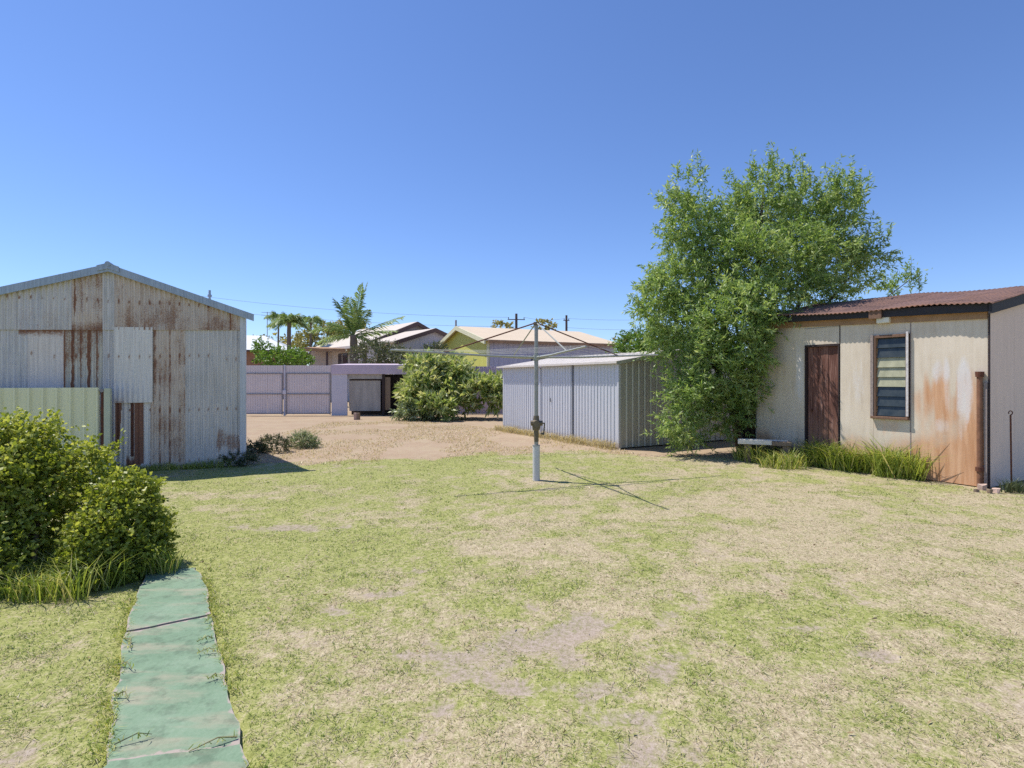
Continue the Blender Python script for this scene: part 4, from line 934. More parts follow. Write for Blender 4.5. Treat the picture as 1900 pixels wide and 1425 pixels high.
# ------------------------------------------------------------------ plants made of leaves
def leafy(name, origin, lobes, mat, leafL, leafW, label, cat, twigs_per=120, leaves_per=22, twigL=0.4, up=0.35, droop=0.25, shell=0.55, group=None, part='foliage', stems=None, stem_mat='twig', stem_r=0.02, spread=0.8, spikes=None, tone=0.0, stem_name='stem', clump=0, clump_r=(.24, .50), core=.24):
    """lobes: (x, y, z, rx, ry, rz, weight) in world metres"""
    o3 = np.array([origin[0], origin[1], 0.0]); root = empty(name, origin, 0, label=label, cat=cat, group=group)
    P, D, Ls, tone_ = [], [], [], []
    if clump:
        new = []
        for (cx, cy, cz, rx, ry, rz, wt) in lobes:
            nsub = max(4, int(round(clump * wt)))
            new.append((cx, cy, cz, rx * .7, ry * .7, rz * .7, wt * core))
            for d_ in rand_dirs(nsub):
                q_ = rng.uniform(*clump_r); o_ = rng.uniform(.6, .95); new.append((cx + d_[0] * rx * o_, cy + d_[1] * ry * o_, cz + d_[2] * rz * o_, rx * q_, ry * q_, rz * q_, wt * (.96 - core) / nsub * (q_ / .4) ** 2))
        lobes = new
    for (cx, cy, cz, rx, ry, rz, wt) in lobes:
        n_ = max(3, int(twigs_per * wt)); d = rand_dirs(n_); lobe_tone = rng.normal() * .07; r_ = rng.uniform(shell ** 3, 1, n_) ** (1 / 3.0)
        p = np.array([cx, cy, cz]) + d * np.array([rx, ry, rz]) * (r_ * rng.uniform(0.85, 1.08, n_))[:, None]
        dd_ = unit(d * np.array([1, 1, 0.8]) + np.array([0, 0, up]) + rng.normal(size=(n_, 3)) * 0.35)
        P.append(p); D.append(dd_); Ls.append(np.full(n_, twigL) * rng.uniform(0.5, 1.25, n_)); tone_.append(rng.normal(size=n_) * 0.13 + lobe_tone)
    if spikes is not None:
        for (x_, y_, z_, L_) in spikes:
            P.append(np.array([[x_, y_, z_]])); D.append(unit(np.array([[rng.normal() * .12, rng.normal() * .12, 1.0]]))); Ls.append(np.array([L_])); tone_.append(np.array([0.0]))
    P = np.concatenate(P); D = np.concatenate(D); Ls = np.concatenate(Ls); T = np.concatenate(tone_)
    k = P[:, 2] > 0.02; P, D, Ls, T = P[k], D[k], Ls[k], T[k]
    n_ = len(P); tt = rng.uniform(0.0, 1.0, (n_, leaves_per))
    base = P[:, None, :] + D[:, None, :] * (Ls[:, None] * tt)[..., None]
    base[..., 2] -= droop * (Ls[:, None] * tt) ** 2
    base += rng.normal(size=base.shape) * 0.012
    ld = unit(D[:, None, :] * 0.55 + rng.normal(size=base.shape) * spread * 0.6 + np.array([0, 0, -droop]))
    base = base.reshape(-1, 3); ld = ld.reshape(-1, 3); nl_ = len(base)
    V = leaf_quads(base - o3, ld, leafL * rng.uniform(0.55, 1.2, nl_), leafW * rng.uniform(0.7, 1.2, nl_))
    cr_ = np.clip(np.repeat(T, leaves_per) + rng.beta(2.2, 2.2, nl_) + tone, 0, 1)
    fast_obj(part, V, 4, M[mat], root, {'leafrand': np.repeat(cr_, 4)})
    # twigs
    sel = rng.uniform(size=n_) < min(1.0, 900.0 / n_); m = MB()
    for p, d, l in zip(P[sel], D[sel], Ls[sel]): m.tube([p - o3, p + d * l * .9 - o3 - [0, 0, droop * .8 * l * l]], [stem_r * .28, stem_r * .1], 3, cap=False)
    if m.v: m.build('twigs', M[stem_mat], root, kind='stuff')
    for st in (stems or []):
        MB().tube([np.array(q[:3]) - o3 for q in st], [q[3] for q in st], 7).build(stem_name, M[stem_mat], root, smooth=True)
    return root

def L(px, py, Y, rx, ry, dy, w=1.0):
    c_ = AT(px, py, Y); return (c_[0], c_[1], c_[2], rx / F * Y, dy, ry / F * Y, w)

# the willow-leaved tree between the garden shed and the outbuilding
TX, TY = 5.25, 12.0
lobes = [L(1285, 420, 12.2, 52, 78, .8, 1.15), L(1262, 520, 12.0, 70, 62, .8, 1.1), L(1215, 560, 11.8, 38, 50, .5, .55), L(1335, 500, 12.4, 60, 80, .8, 1.0),
         L(1415, 375, 12.3, 48, 75, .7, 1.1), L(1395, 490, 11.6, 70, 80, .9, 1.3), L(1355, 420, 12.6, 40, 55, .7, .55), L(1525, 440, 12.8, 50, 60, .7, .7), L(1490, 385, 12.6, 46, 66, .7, .95), L(1470, 480, 11.8, 80, 75, .9, 1.3),
         L(1568, 390, 12.6, 42, 58, .6, .6), L(1550, 480, 12.6, 52, 55, .8, .8), L(1605, 470, 12.6, 27, 30, .5, .3), L(1520, 545, 12.6, 60, 30, .6, .55),
         L(1265, 605, 11.6, 72, 58, .7, 1.1), L(1360, 590, 11.2, 80, 75, .8, 1.4), L(1425, 565, 11.0, 46, 58, .6, .6), L(1330, 680, 11.2, 62, 62, .6, 1.0),
         L(1385, 665, 11.0, 45, 60, .4, .5), L(1275, 720, 11.3, 42, 45, .45, .55), L(1262, 785, 11.4, 34, 40, .4, .4), L(1340, 760, 11.6, 50, 55, .5, .8), L(1385, 715, 11.2, 26, 34, .3, .2), L(1595, 528, 13.0, 30, 16, .5, .16), L(1645, 528, 13.4, 18, 12, .3, .05)]
sp_ = []
for (px, py, Y, l_) in [(1268, 345, 12.2, .55), (1292, 340, 12.2, .55), (1358, 365, 12.3, .55), (1392, 345, 12.2, .75), (1425, 330, 12.2, .7), (1440, 345, 12.4, .6), (1462, 350, 12.5, .6), (1487, 335, 12.5, .7), (1550, 350, 12.6, .6), (1585, 355, 12.6, .6),
                        (1600, 380, 12.6, .5), (1690, 540, 13.2, .75), (1700, 545, 13.2, .8), (1660, 560, 13.2, .6), (1640, 450, 12.8, .3), (1240, 400, 12, .5)]:
    for j in range(7):
        q = AT(px + random.uniform(-12, 12), py + random.uniform(-24, 8), Y); sp_.append((q[0], q[1], q[2], l_ * random.uniform(.5, 1.15)))
stems = []
def stem_to(px, py, Y, r0, sx=0.0, sy=0.0):
    e = AT(px, py, Y); a = np.array([TX + sx, TY + sy, 0.0]); q = []
    for t_ in np.linspace(0, 1, 7):
        p = a + (e - a) * np.array([t_ ** 1.35, t_ ** 1.35, t_ ** 0.9]) + np.array([math.sin(t_ * 5 + px) * .06, math.cos(t_ * 4 + px) * .06, 0]) * t_
        q.append((*p, r0 * (1 - .82 * t_)))
    stems.append(q)
for a in [(1290, 400, 12.2, .10, -.1, 0), (1420, 350, 12.3, .12, 0, 0), (1490, 370, 12.6, .10, .08, .05), (1570, 390, 12.6, .09, .13, .0), (1610, 480, 12.7, .07, .1, .1), (1250, 540, 12., .08, -.15, .05), (1300, 640, 11.5, .06, -.1, -.1), (1350, 520, 11.5, .07, -.03, -.1), (1340, 740, 11.5, .04, -.1, -.12), (1690, 520, 13.2, .045, .15, .1), (1390, 640, 11.3, .05, .05, -.12)]: stem_to(*a)
leafy('willow_leaved_tree', (TX, TY), lobes, 'leaf_tree', 0.115, 0.030, 'tall bushy green tree with narrow leaves between zinc shed and outbuilding', 'tree', clump=7, twigs_per=370, core=.42, clump_r=(.18, .40), leaves_per=22, twigL=0.42, up=0.45, droop=0.22, shell=0.35, part='crown', stems=stems, stem_mat='bark', stem_r=.025, spikes=sp_, spread=.9, stem_name='trunk')

# foreground bush on the left beside the path
bl_ = [L(15, 870, 4.7, 105, 80, .5, 1.3), L(-95, 900, 4.6, 95, 120, .5, .9), L(75, 905, 4.7, 70, 75, .4, 1.0), L(-10, 960, 4.45, 90, 70, .4, .9),
       L(40, 808, 4.75, 45, 30, .3, .35), L(60, 985, 4.5, 60, 45, .3, .4), L(165, 860, 4.85, 24, 32, .2, .2), L(-5, 1050, 4.1, 40, 40, .25, .25), L(-70, 1030, 4.2, 60, 60, .3, .4), L(160, 1050, 4.25, 26, 26, .15, .15)]
leafy('broad_bush', G(20, 1085), bl_, 'leaf_bush', 0.043, 0.029, 'tall yellow-green bush at the left edge in front of the green fence', 'bush', clump=9, twigs_per=470, leaves_per=15, twigL=0.19, up=0.5, droop=0.3, shell=0.6, stem_r=.01, spread=1.2,
      stems=[[(*G(20, 1085), 0, .03), (*(AT(20, 980, 4.5)), .02), (*(AT(40, 850, 4.7)), .008)], [(*G(60, 1085), 0, .025), (*(AT(70, 960, 4.5)), .015), (*(AT(110, 870, 4.7)), .006)]])
bl2 = [L(225, 985, 4.55, 66, 72, .36, 1.2), L(257, 1030, 4.5, 42, 46, .25, .6), L(192, 1015, 4.4, 45, 60, .28, .6), L(232, 915, 4.65, 45, 28, .22, .4), L(187, 1060, 4.3, 55, 22, .18, .4), L(282, 1050, 4.5, 20, 20, .12, .15), L(185, 905, 4.75, 30, 28, .2, .25)]
leafy('rounded_bush', G(230, 1075), bl2, 'leaf_bush', 0.040, 0.027, 'rounded yellow-green bush where the green path ends', 'bush', twigs_per=440, leaves_per=15, twigL=0.11, up=0.4, droop=0.3, shell=0.5, stem_r=.01, spread=1.2, tone=-.04,
      stems=[[(*G(230, 1075), 0, .02), (*(AT(230, 1000, 4.5)), .012), (*(AT(235, 930, 4.6)), .005)]])
pts = np.concatenate([scatter(*G(px, py), rx, ry, n_) for (px, py, rx, ry, n_) in [(40, 1100, .42, .12, 420), (150, 1085, .35, .14, 380), (230, 1068, .25, .1, 200), (-40, 1100, .3, .12, 250), (30, 1075, .45, .25, 700), (120, 1050, .3, .2, 380), (75, 1030, .3, .2, 260), (300, 1066, .12, .06, 90), (90, 1112, .3, .07, 150)]])
o_ = G(120, 1090)
blade_patch('long_grass', pts, 0.30, 0.008, 0.75, M['weed'], 0.22, 'long unmown green grass at the foot of the left bushes', 'grass', kind='stuff')
pts = scatter(*G(125, 1000), .12, .10, 46, z=0.38); blade_patch('strap_leaf_clump', pts, 0.34, 0.012, 1.1, M['weed'], 0.25, 'clump of strappy leaves poking out between the two left bushes', 'plant')

# shrubs at the corner of the rusty shed
p0 = G(440, 862); leafy('corner_shrub', p0, [(p0[0], p0[1], .10, .32, .2, .14, 1), (p0[0] - .15, p0[1] + .02, .08, .2, .15, .11, .5)], 'leaf_dark', 0.035, 0.018, 'small dark green shrub at the foot of the rusty shed corner', 'shrub', twigs_per=220, leaves_per=16, twigL=.1, tone=.05)
p1 = G(512, 838); leafy('shade_shrub', p1, [(p1[0] - .05, p1[1], .14, .36, .3, .2, 1), (p1[0] - .4, p1[1] - .1, .1, .25, .2, .12, .5)], 'leaf_dark', 0.035, 0.018, 'dark shrub in the shadow beside the rusty shed', 'shrub', twigs_per=240, leaves_per=16, twigL=.1, tone=.05)
p2 = G(566, 830); leafy('sunlit_shrub', p2, [(p2[0] - .05, p2[1], .15, .30, .28, .2, 1), (p2[0] + .12, p2[1], .1, .22, .2, .12, .5)], 'leaf_sage', 0.035, 0.016, 'small grey-green shrub in the sun right of the rusty shed', 'shrub', twigs_per=240, leaves_per=16, twigL=.1)
pp = [scatter(*LS.world(x_, -0.10), .14, .05, int(10 + 26 * vnoise(x_ * 3, 1.5, 9))) for x_ in np.linspace(X(200), -0.3, 34)]
blade_patch('shed_foot_weeds', np.concatenate(pp), 0.17, 0.007, .6, M['weed'], .25, kind='stuff')

# tall weeds along the outbuilding
pp = []
for px, py, rx, ry, n_ in [(1590, 872, .65, .26, 900), (1530, 862, .35, .3, 480), (1660, 884, .34, .2, 380), (1700, 890, .12, .1, 90), (1560, 850, .3, .25, 260), (1625, 862, .3, .2, 300)]:
    pp.append(scatter(*G(px, py), rx, ry, n_, ang=-40))
blade_patch('weed_clump', np.concatenate(pp), 0.60, 0.016, 0.95, M['weed'], 0.16, 'big clump of long green weeds below the louvre window', 'weeds', origin=G(1590, 872))
pp = [scatter(*G(px, py), rx, .18, n_, ang=-30) for px, py, rx, n_ in [(1415, 858, .4, 420), (1470, 862, .35, 320), (1385, 854, .25, 200), (1450, 868, .4, 200)]]
blade_patch('bench_weeds', np.concatenate(pp), 0.38, 0.014, 0.9, M['weed'], 0.3, 'short tangle of weeds under and before the low bench', 'weeds', origin=G(1430, 858))
pp = [scatter(*HB.world(-0.15, y_), .16, .1, 70) for y_ in (HB.y_at(1425), HB.y_at(1445), HB.y_at(1465))]
blade_patch('shade_weeds', np.concatenate(pp), 0.42, 0.010, 0.5, M['leaf_dark'], 0.2, 'dark weeds behind the low bench against the cream wall', 'weeds', origin=HB.world(-.15, HB.y_at(1445)))
blade_patch('corner_weeds', np.concatenate([scatter(*G(1895, 912), .22, .1, 160), scatter(*G(1868, 912), .1, .06, 40)]), 0.2, 0.008, .6, M['leaf_dark'], .3, 'dark grass tuft around the steel rod at the end wall', 'weeds', origin=G(1895, 912))

# ------------------------------------------------------------------ rear boundary: gates, lean-to, fences
BF = Frame(G(457, 771), 0.5); BY = BF.o[1]
bx_ = lambda px: BF.x_at(px)
zG = BF.z_at(0, 678); zB = 0.04
def gate_leaf(pa, pb, nm_label):
    a, b = bx_(pa), bx_(pb); g = empty('metal_gate', BF.world(a, 0), BF.a, label=nm_label, cat='gate', group='double gates at the rear')
    wd_ = b - a
    n_ = 3
    for i in range(n_): sheet('gate_sheet', wd_ * i / n_ + .0, wd_ * (i + 1) / n_ - .003, zB + 0.05, zG, M['gate'], g, 0.0, kind='trap', pitch=0.11, depth=0.02)
    for z_ in (zB + 0.05, BF.z_at(0, 731), BF.z_at(0, 693)): MB().box(0.0, wd_, -0.055, -0.022, z_ - .02, z_ + .02).build('rail', M['gate_frame'], g)
    for x_ in (0.0, wd_ - .04): MB().box(x_, x_ + 0.04, -0.058, -0.021, zB + .0, zG - .36).build('stile', M['gate_frame'], g)
    return g
gate_leaf(440, 525, 'left leaf of the lilac-grey ribbed metal gates beside the rusty shed'); gl = gate_leaf(531, 614, 'right leaf of the lilac-grey ribbed metal gates, next to the lean-to')
pst = empty('gate_post', BF.world(bx_(528), 0.0), BF.a, label='pale narrow post between the two lilac-grey gate leaves', cat='post')
MB().box(-0.04, 0.04, -0.02, 0.04, 0, zG + .02).build('shaft', M['pier'], pst); MB().box(-0.05, 0.10, -0.10, -0.021, BF.z_at(0, 728) - .08, BF.z_at(0, 728) + .1).build('latch', M['pier'], pst)
lt_ = empty('lean_to', BF.world(bx_(616), 0), BF.a, label='low lilac lean-to with stained sheet door and open dark bay', cat='lean-to')
lx = lambda px: bx_(px) - bx_(616)
zr1, zr0 = BF.z_at(0, 677), BF.z_at(0, 694)
MB().hexa([(0, -0.12, zr0), (lx(760), -0.12, zr0), (lx(760), 2.2, zr1 + .04), (0, 2.2, zr1 + .04), (0, -0.12, zr1), (lx(760), -0.12, zr1), (lx(760), 2.2, zr1 + .12), (0, 2.2, zr1 + .12)]).build('roof', M['leanto_roof'], lt_)
MB().box(0.0, lx(645) , -0.06, 0.0, 0, zr0 - .002).build('pier', M['pier'], lt_)
MB().box(lx(645) + .002, lx(713), 0.0, 0.05, BF.z_at(0, 703), zr0 - .002).build('lintel', M['old_sheet'], lt_)
MB().box(lx(647), lx(705), 0.10, 0.13, 0.20, BF.z_at(0, 703) - .01).build('sheet_door', M['old_sheet'], lt_)
MB().box(lx(647), lx(708), 0.09, 0.14, BF.z_at(0, 703) - .075, BF.z_at(0, 703) - .011).build('door_rail', M['dark_wood'], lt_)
MB().box(lx(709), lx(714), -0.02, 0.06, 0, zr0 - .002).build('post', M['dark_wood'], lt_)
MB().box(lx(714) + .002, lx(724), 0.02, 0.07, 0.25, BF.z_at(0, 700)).build('side_board', M['brown_wood'], lt_)
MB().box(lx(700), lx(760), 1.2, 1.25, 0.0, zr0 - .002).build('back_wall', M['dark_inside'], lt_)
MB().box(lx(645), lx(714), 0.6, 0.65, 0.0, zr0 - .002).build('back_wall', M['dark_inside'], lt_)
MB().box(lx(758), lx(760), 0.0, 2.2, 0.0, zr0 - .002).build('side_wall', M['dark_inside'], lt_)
for px, lab in ((659, 'paler of two small blocks lying before the lean-to'), (665, 'browner of two small blocks lying before the lean-to')):
    p = G(px, 778); o = MB().box(-.055, .055, -.06, .06, -.01, .26).build('concrete_block', M['block'] if px == 659 else M['brown_wood'], None, bevel=.01); o.location = (*p, 0); o.rotation_euler.z = .3 if px == 659 else -.2
    tag(o, lab, 'block', 'blocks before the lean-to')
# fence behind the shrub and behind the garden shed
rf = empty('lilac_fence', BF.world(bx_(760), 1.0), BF.a, label='low lilac steel fence running behind the big shrub and zinc shed', cat='fence')
xq = 0.6
for i in range(10):
    sheet('fence_sheet', xq, xq + 2.34, 0.0, BF.z_at(0, 678) - .02, M['leanto_roof'], rf, 0.0, kind='trap', pitch=0.18, depth=0.03)
    MB().box(xq - .025, xq + .024, -0.06, -0.031, 0, BF.z_at(0, 678) - .0).build('post', M['gate_frame'], rf); xq += 2.35
rf2 = empty('pink_fence', (6.4, 16.4), -8, label='pinkish fence glimpsed between the tree trunk and the zinc shed', cat='fence')
for i in range(3): sheet('fence_sheet', -1.0 + i * 1.6, -1.0 + (i + 1) * 1.6 - .003, 0.0, 1.75, M['fibre_fence'], rf2, 0.0, kind='trap', pitch=0.2, depth=0.02)

# big shrub before the rear fence
sl = [L(800, 705, 22.5, 52, 38, 1.0, 1.1), L(850, 712, 22.5, 48, 34, 1.0, 1.0), L(770, 735, 22, 32, 34, .9, .8), L(820, 745, 21.8, 55, 30, .9, .9), L(880, 730, 22, 42, 36, .9, 1.0), L(918, 732, 22, 26, 32, .8, .7), L(790, 678, 22.8, 32, 20, .7, .5), L(835, 678, 22.8, 30, 18, .7, .4)]
sl = [(a, b, c * .97, d * .95, e, f * .88, g) for (a, b, c, d, e, f, g) in sl]
leafy('large_shrub', G(840, 772), sl, 'leaf_big', 0.30, 0.10, 'large variegated leafy shrub before the lilac fence, mid yard', 'shrub', clump=6, twigs_per=190, leaves_per=13, twigL=.38, up=.6, droop=.2, shell=.6, stem_r=.02, spread=.8, tone=.14)
sl2 = [L(775, 762, 21.6, 34, 12, .5, .7), L(815, 765, 21.5, 30, 9, .45, .5), L(755, 768, 21.4, 16, 7, .35, .2)]
leafy('low_shrub', G(780, 774), sl2, 'leaf_sage', 0.18, 0.06, 'low grey-green shrub at the left foot of the large shrub', 'shrub', twigs_per=170, leaves_per=13, twigL=.35, up=.3, droop=.2, shell=.5, spread=1.0)

# ------------------------------------------------------------------ houses beyond the fence
def prism_roof(par, x0, x1, y0, y1, ze, zr, mat, ridge='y', th=0.1, nm='roof'):
    """two sloping slabs; ridge along y (gable faces -y) or along x"""
    m_ = (x0 + x1) / 2 if ridge == 'y' else (y0 + y1) / 2
    for s_ in (0, 1):
        m = MB()
        if ridge == 'y':
            a, b = (x0, m_) if s_ == 0 else (m_, x1); za, zb_ = (ze, zr) if s_ == 0 else (zr, ze)
            m.hexa([(a, y0, za), (b, y0, zb_), (b, y1, zb_), (a, y1, za), (a, y0, za + th), (b, y0, zb_ + th), (b, y1, zb_ + th), (a, y1, za + th)])
        else:
            a, b = (y0, m_) if s_ == 0 else (m_, y1); za, zb_ = (ze, zr) if s_ == 0 else (zr, ze)
            m.hexa([(x0, a, za), (x1, a, za), (x1, b, zb_), (x0, b, zb_), (x0, a, za + th), (x1, a, za + th), (x1, b, zb_ + th), (x0, b, zb_ + th)])
        m.build(nm, mat, par)
def gable_wall(par, x0, x1, y, ze, zr, mat, th=0.1, nm='gable_wall', axis='x'):
    xm = (x0 + x1) / 2; p = [(x0, 0), (x1, 0), (x1, ze), (xm, zr), (x0, ze)]; V = []
    for d in (y, y + th): V += [((a, d, b) if axis == 'x' else (d, a, b)) for a, b in p]
    return mesh_obj(nm, V, [(0, 1, 2, 3, 4), (9, 8, 7, 6, 5)] + [(i, i + 5, (i + 1) % 5 + 5, (i + 1) % 5) for i in range(5)], mat, par)

# lime-ended long shed
yc = AT(905, 705, 30); YF = Frame(yc[:2], 25)
ys_ = empty('lime_gabled_shed', YF.o, YF.a, label='long shed with lime-yellow gable, side wall coloured shade-blue and tan roof', cat='shed')
gW = YF.y_at(814) ; zEy = YF.z_at(0, 631); zRy = YF.z_at(0, 609, gW / 2); Lx = YF.x_at(1140)
gable_wall(ys_, 0.0, gW, 0.0, zEy, zRy, M['yellow_wall'], 0.1, axis='y')
n_ = 8
for i in range(n_): sheet('wall_sheet', .12 + (Lx - .12) * i / n_, .12 + (Lx - .12) * (i + 1) / n_ - .005, 0.0, zEy, M['lilac_shade_wall'], ys_, 0.0, kind='trap', pitch=0.30, depth=0.03)
prism_roof(ys_, -0.25, Lx + .3, -0.3, gW + .3, zEy - .06, zRy + .05, M['tan_roof'], 'x', .07)
sl_ = (zRy - zEy) / (gW / 2)
for s_ in (0, 1):
    a, b = (-0.3, gW / 2) if s_ == 0 else (gW / 2, gW + .3); za, zb_ = (zEy - .06, zRy + .05) if s_ == 0 else (zRy + .05, zEy - .06)
    MB().hexa([(-0.33, a, za - .18), (-0.252, a, za - .18), (-0.252, b, zb_ - .18), (-0.33, b, zb_ - .18), (-0.33, a, za + .08), (-0.252, a, za + .08), (-0.252, b, zb_ + .08), (-0.33, b, zb_ + .08)]).build('barge_board', M['cream_trim'], ys_)
MB().box(-0.1, Lx + .25, -0.40, -0.302, zEy - .16, zEy - .02).build('gutter', M['trim_orange'], ys_)
MB().box(-0.08, 0.06, -0.12, -0.032, 0, zEy - .1).build('corner_post', M['cream_trim'], ys_)
MB().box(-0.33, -0.25, gW / 2 - .06, gW / 2 + .06, zRy + .13, zRy + .5).build('finial', M['gate_frame'], ys_)
MB().box(Lx - 0.1, Lx, 0.031, gW, 0, zEy).build('end_wall', M['lilac_shade_wall'], ys_); MB().box(0.1, Lx - .1, gW - .1, gW, 0, zEy).build('back_wall', M['lilac_shade_wall'], ys_)
xw = YF.x_at(1000); MB().box(xw - .5, xw + .4, -0.06, -0.0305, 0.6, 3.0).build('door', M['window_far'], ys_)

# cream-roofed house with two gables
ha = AT(770, 705, 42); HA = Frame(ha[:2], 43); hh = empty('cream_roofed_house', HA.o, HA.a, label='house with pale cream roof and two brown-edged gables behind the palm', cat='house')
wl_ = -HA.x_at(664); zEa = HA.z_at(-wl_, 640); zRa = HA.z_at(0, 600)
gable_wall(hh, -wl_ + .4, wl_ - .4, 0.0, zEa + .05, zRa - .12, M['house_gable'], .15)
prism_roof(hh, -wl_, wl_, -0.35, 9, zEa - .12, zRa, M['cream_roof'], 'y', .12)
for s_ in (-1, 1):
    a, b = s_ * wl_, 0.0; p = [(a, zEa - .12), (b, zRa)]
    MB().hexa([(a, -.45, p[0][1] - .2), (b, -.45, p[1][1] - .2), (b, -.352, p[1][1] - .2), (a, -.352, p[0][1] - .2), (a, -.45, p[0][1] + .1), (b, -.45, p[1][1] + .1), (b, -.352, p[1][1] + .1), (a, -.352, p[0][1] + .1)]).build('barge_board', M['dark_trim'], hh)
MB().box(-wl_ + .4, -wl_ + .55, .151, 8.8, 0, zEa - .02).build('side_wall', M['house_wall'], hh); MB().box(wl_ - .55, wl_ - .4, .151, 8.8, 0, zEa - .02).build('side_wall', M['house_wall'], hh)
MB().box(-wl_ - .12, -wl_ - .001, -.3, 9, zEa - .2, zEa - .02).build('gutter', M['house_wall'], hh)
for yy_ in (2.4, 5.2):
    w_ = MB().box(-wl_ + .33, -wl_ + .399, yy_, yy_ + 1.5, 2.0, zEa - .5).build('window', M['window_far'], hh)
    MB().box(-wl_ + .30, -wl_ + .329, yy_ + .72, yy_ + .78, 2.0, zEa - .5).build('mullion', M['frame_white'], w_)
hb = AT(803, 705, 38); hbl = HA.local(hb[:2]); bxx, byy = hbl; zRb = HA.z_at(bxx, 612, byy); wb = bxx - HA.x_at(727, byy); zEb = HA.z_at(bxx - wb, 633, byy)
gable_wall(hh, bxx - wb + .2, bxx + wb - .2, byy, zEb + .02, zRb - .1, M['lilac_shade_wall'], .15, 'wing_gable_wall')
prism_roof(hh, bxx - wb, bxx + wb, byy - .3, -0.46, zEb - .1, zRb, M['cream_roof'], 'y', .1, 'wing_roof')
for s_ in (-1, 1):
    a, b = bxx + s_ * wb, bxx
    MB().hexa([(a, byy - .4, zEb - .28), (b, byy - .4, zRb - .18), (b, byy - .302, zRb - .18), (a, byy - .302, zEb - .28), (a, byy - .4, zEb + .0), (b, byy - .4, zRb + .1), (b, byy - .302, zRb + .1), (a, byy - .302, zEb + .0)]).build('wing_barge_board', M['dark_trim'], hh)
for s_ in (-1, 1): MB().box(bxx + s_ * (wb - .27) - .06, bxx + s_ * (wb - .27) + .06, byy + .151, -.47, 0, zEb - .05).build('wing_side_wall', M['house_wall'], hh)

# veranda building left of the cream house
va = AT(600, 705, 40); VF = Frame(va[:2], 8); vv = empty('veranda_house', VF.o, VF.a, label='low house with brown veranda roof and posts left of the palm', cat='house')
zv = VF.z_at(0, 650)
MB().hexa([(-1.6, -0.4, zv - .1), (2.2, -0.4, zv - .1), (2.2, 3, zv + .2), (-1.6, 3, zv + .2), (-1.6, -0.4, zv + .12), (2.2, -0.4, zv + .12), (2.2, 3, zv + .42), (-1.6, 3, zv + .42)]).build('veranda_roof', M['trim_orange'], vv)
MB().box(-1.5, 2.1, 2.7, 2.85, 0, zv).build('wall', M['house_wall'], vv)
for x_ in (-1.4, .3, 2.0): MB().box(x_ - .07, x_ + .07, -.25, -.11, 0, zv - .101).build('post', M['dark_trim'], vv)
for x_ in (-.6, .9): MB().box(x_ - .45, x_ + .45, 2.62, 2.699, .9, 2.6).build('window', M['window_far'], vv)

# pale hip-roofed house at far left
wa = AT(478, 705, 46); WF = Frame(wa[:2], 10); wh_ = empty('hip_roofed_house', WF.o, WF.a, label='brick house with pale grey hipped roof, just right of the rusty shed', cat='house')
ze_, zr_ = WF.z_at(0, 650), WF.z_at(0, 622); a0, a1 = -8.0, 3.0
mesh_obj('roof', [(a0, -.4, ze_), (a1, -.4, ze_), (a1, 7.4, ze_), (a0, 7.4, ze_), (a0 + 3.4, 3.5, zr_ + .25), (a1 - 3.4, 3.5, zr_ + .25)], [(0, 1, 5, 4), (1, 2, 5), (2, 3, 4, 5), (3, 0, 4), (3, 2, 1, 0)], M['white_roof'], wh_)
MB().box(a0 + .4, a1 - .4, 0, 7, 0, ze_ - .005).build('wall', M['brick_far'], wh_); MB().box(a0, a1, -.5, -.402, ze_ - .14, ze_ + .02).build('gutter', M['dark_trim'], wh_)
for x_ in (-1.5, 0.6): MB().box(x_ - .5, x_ + .5, -.06, -.002, 1.1, 2.5).build('window', M['window_far'], wh_)
an = empty('tv_antenna', WF.world(-.1, 3.4), 10, z=zr_ + .1, label='thin television antenna mast on the pale hipped roof', cat='antenna')
hz_ = CAM_H - (578 - HZ) / F * 49 - zr_ - .1
MB().tube([(0, 0, 0), (0, 0, hz_)], .03, 6).build('mast', M['gate_frame'], an); m = MB()
for i, zz in enumerate((hz_ - .05, hz_ - .3)): m.bar((-.5, 0, zz), (.5, 0, zz), .03, .03)
m.build('antenna_bars', M['gate_frame'], an)

# palms
def frond(par, base, az, elev, Lf, sag, wl=0.5, nleaf=40, tone=0.0):
    t_ = np.linspace(0, 1, 14); dh = np.array([math.cos(az), math.sin(az), 0]); e = R(elev)
    P = np.array([base + dh * Lf * (math.cos(e) * q + .05 * q * q) + np.array([0, 0, Lf * (math.sin(e) * q - sag * q * q)]) for q in t_])
    T = unit(np.gradient(P, axis=0)); side = np.array([-dh[1], dh[0], 0.0]); V = []
    for k in range(nleaf):
        q = 0.12 + .88 * k / (nleaf - 1); j = q * 13; i = min(12, int(j)); p = P[i] + (P[i + 1] - P[i]) * (j - i); d = T[i]
        ll = wl * (0.35 + 1.1 * math.sin(math.pi * min(1, q * .92 + .1)) ** .7) * random.uniform(.85, 1.1)
        for s_ in (-1, 1):
            dd_ = unit(side * s_ * .75 + d * .65 + np.array([0, 0, random.uniform(-.55, .05)]))
            ww_ = d * .038; tip = p + dd_ * ll + np.array([0, 0, -.12 * ll]); mid = p + dd_ * ll * .5
            V += [p - ww_, mid - ww_ * 1.1, tip, mid + ww_ * 1.1]
    V = np.array(V); cr_ = np.clip(np.repeat(rng.beta(2, 2, len(V) // 4) + tone, 4), 0, 1)
    m = MB().tube(P, list(np.linspace(.035, .008, 14)), 4)
    nb_ = len(m.v); m.add(V, [(i, i + 1, i + 2, i + 3) for i in range(0, len(V), 4)])
    m.build('frond', M['palm_leaf'], par, attrs={'leafrand': np.concatenate([np.full(nb_, .7), cr_])})
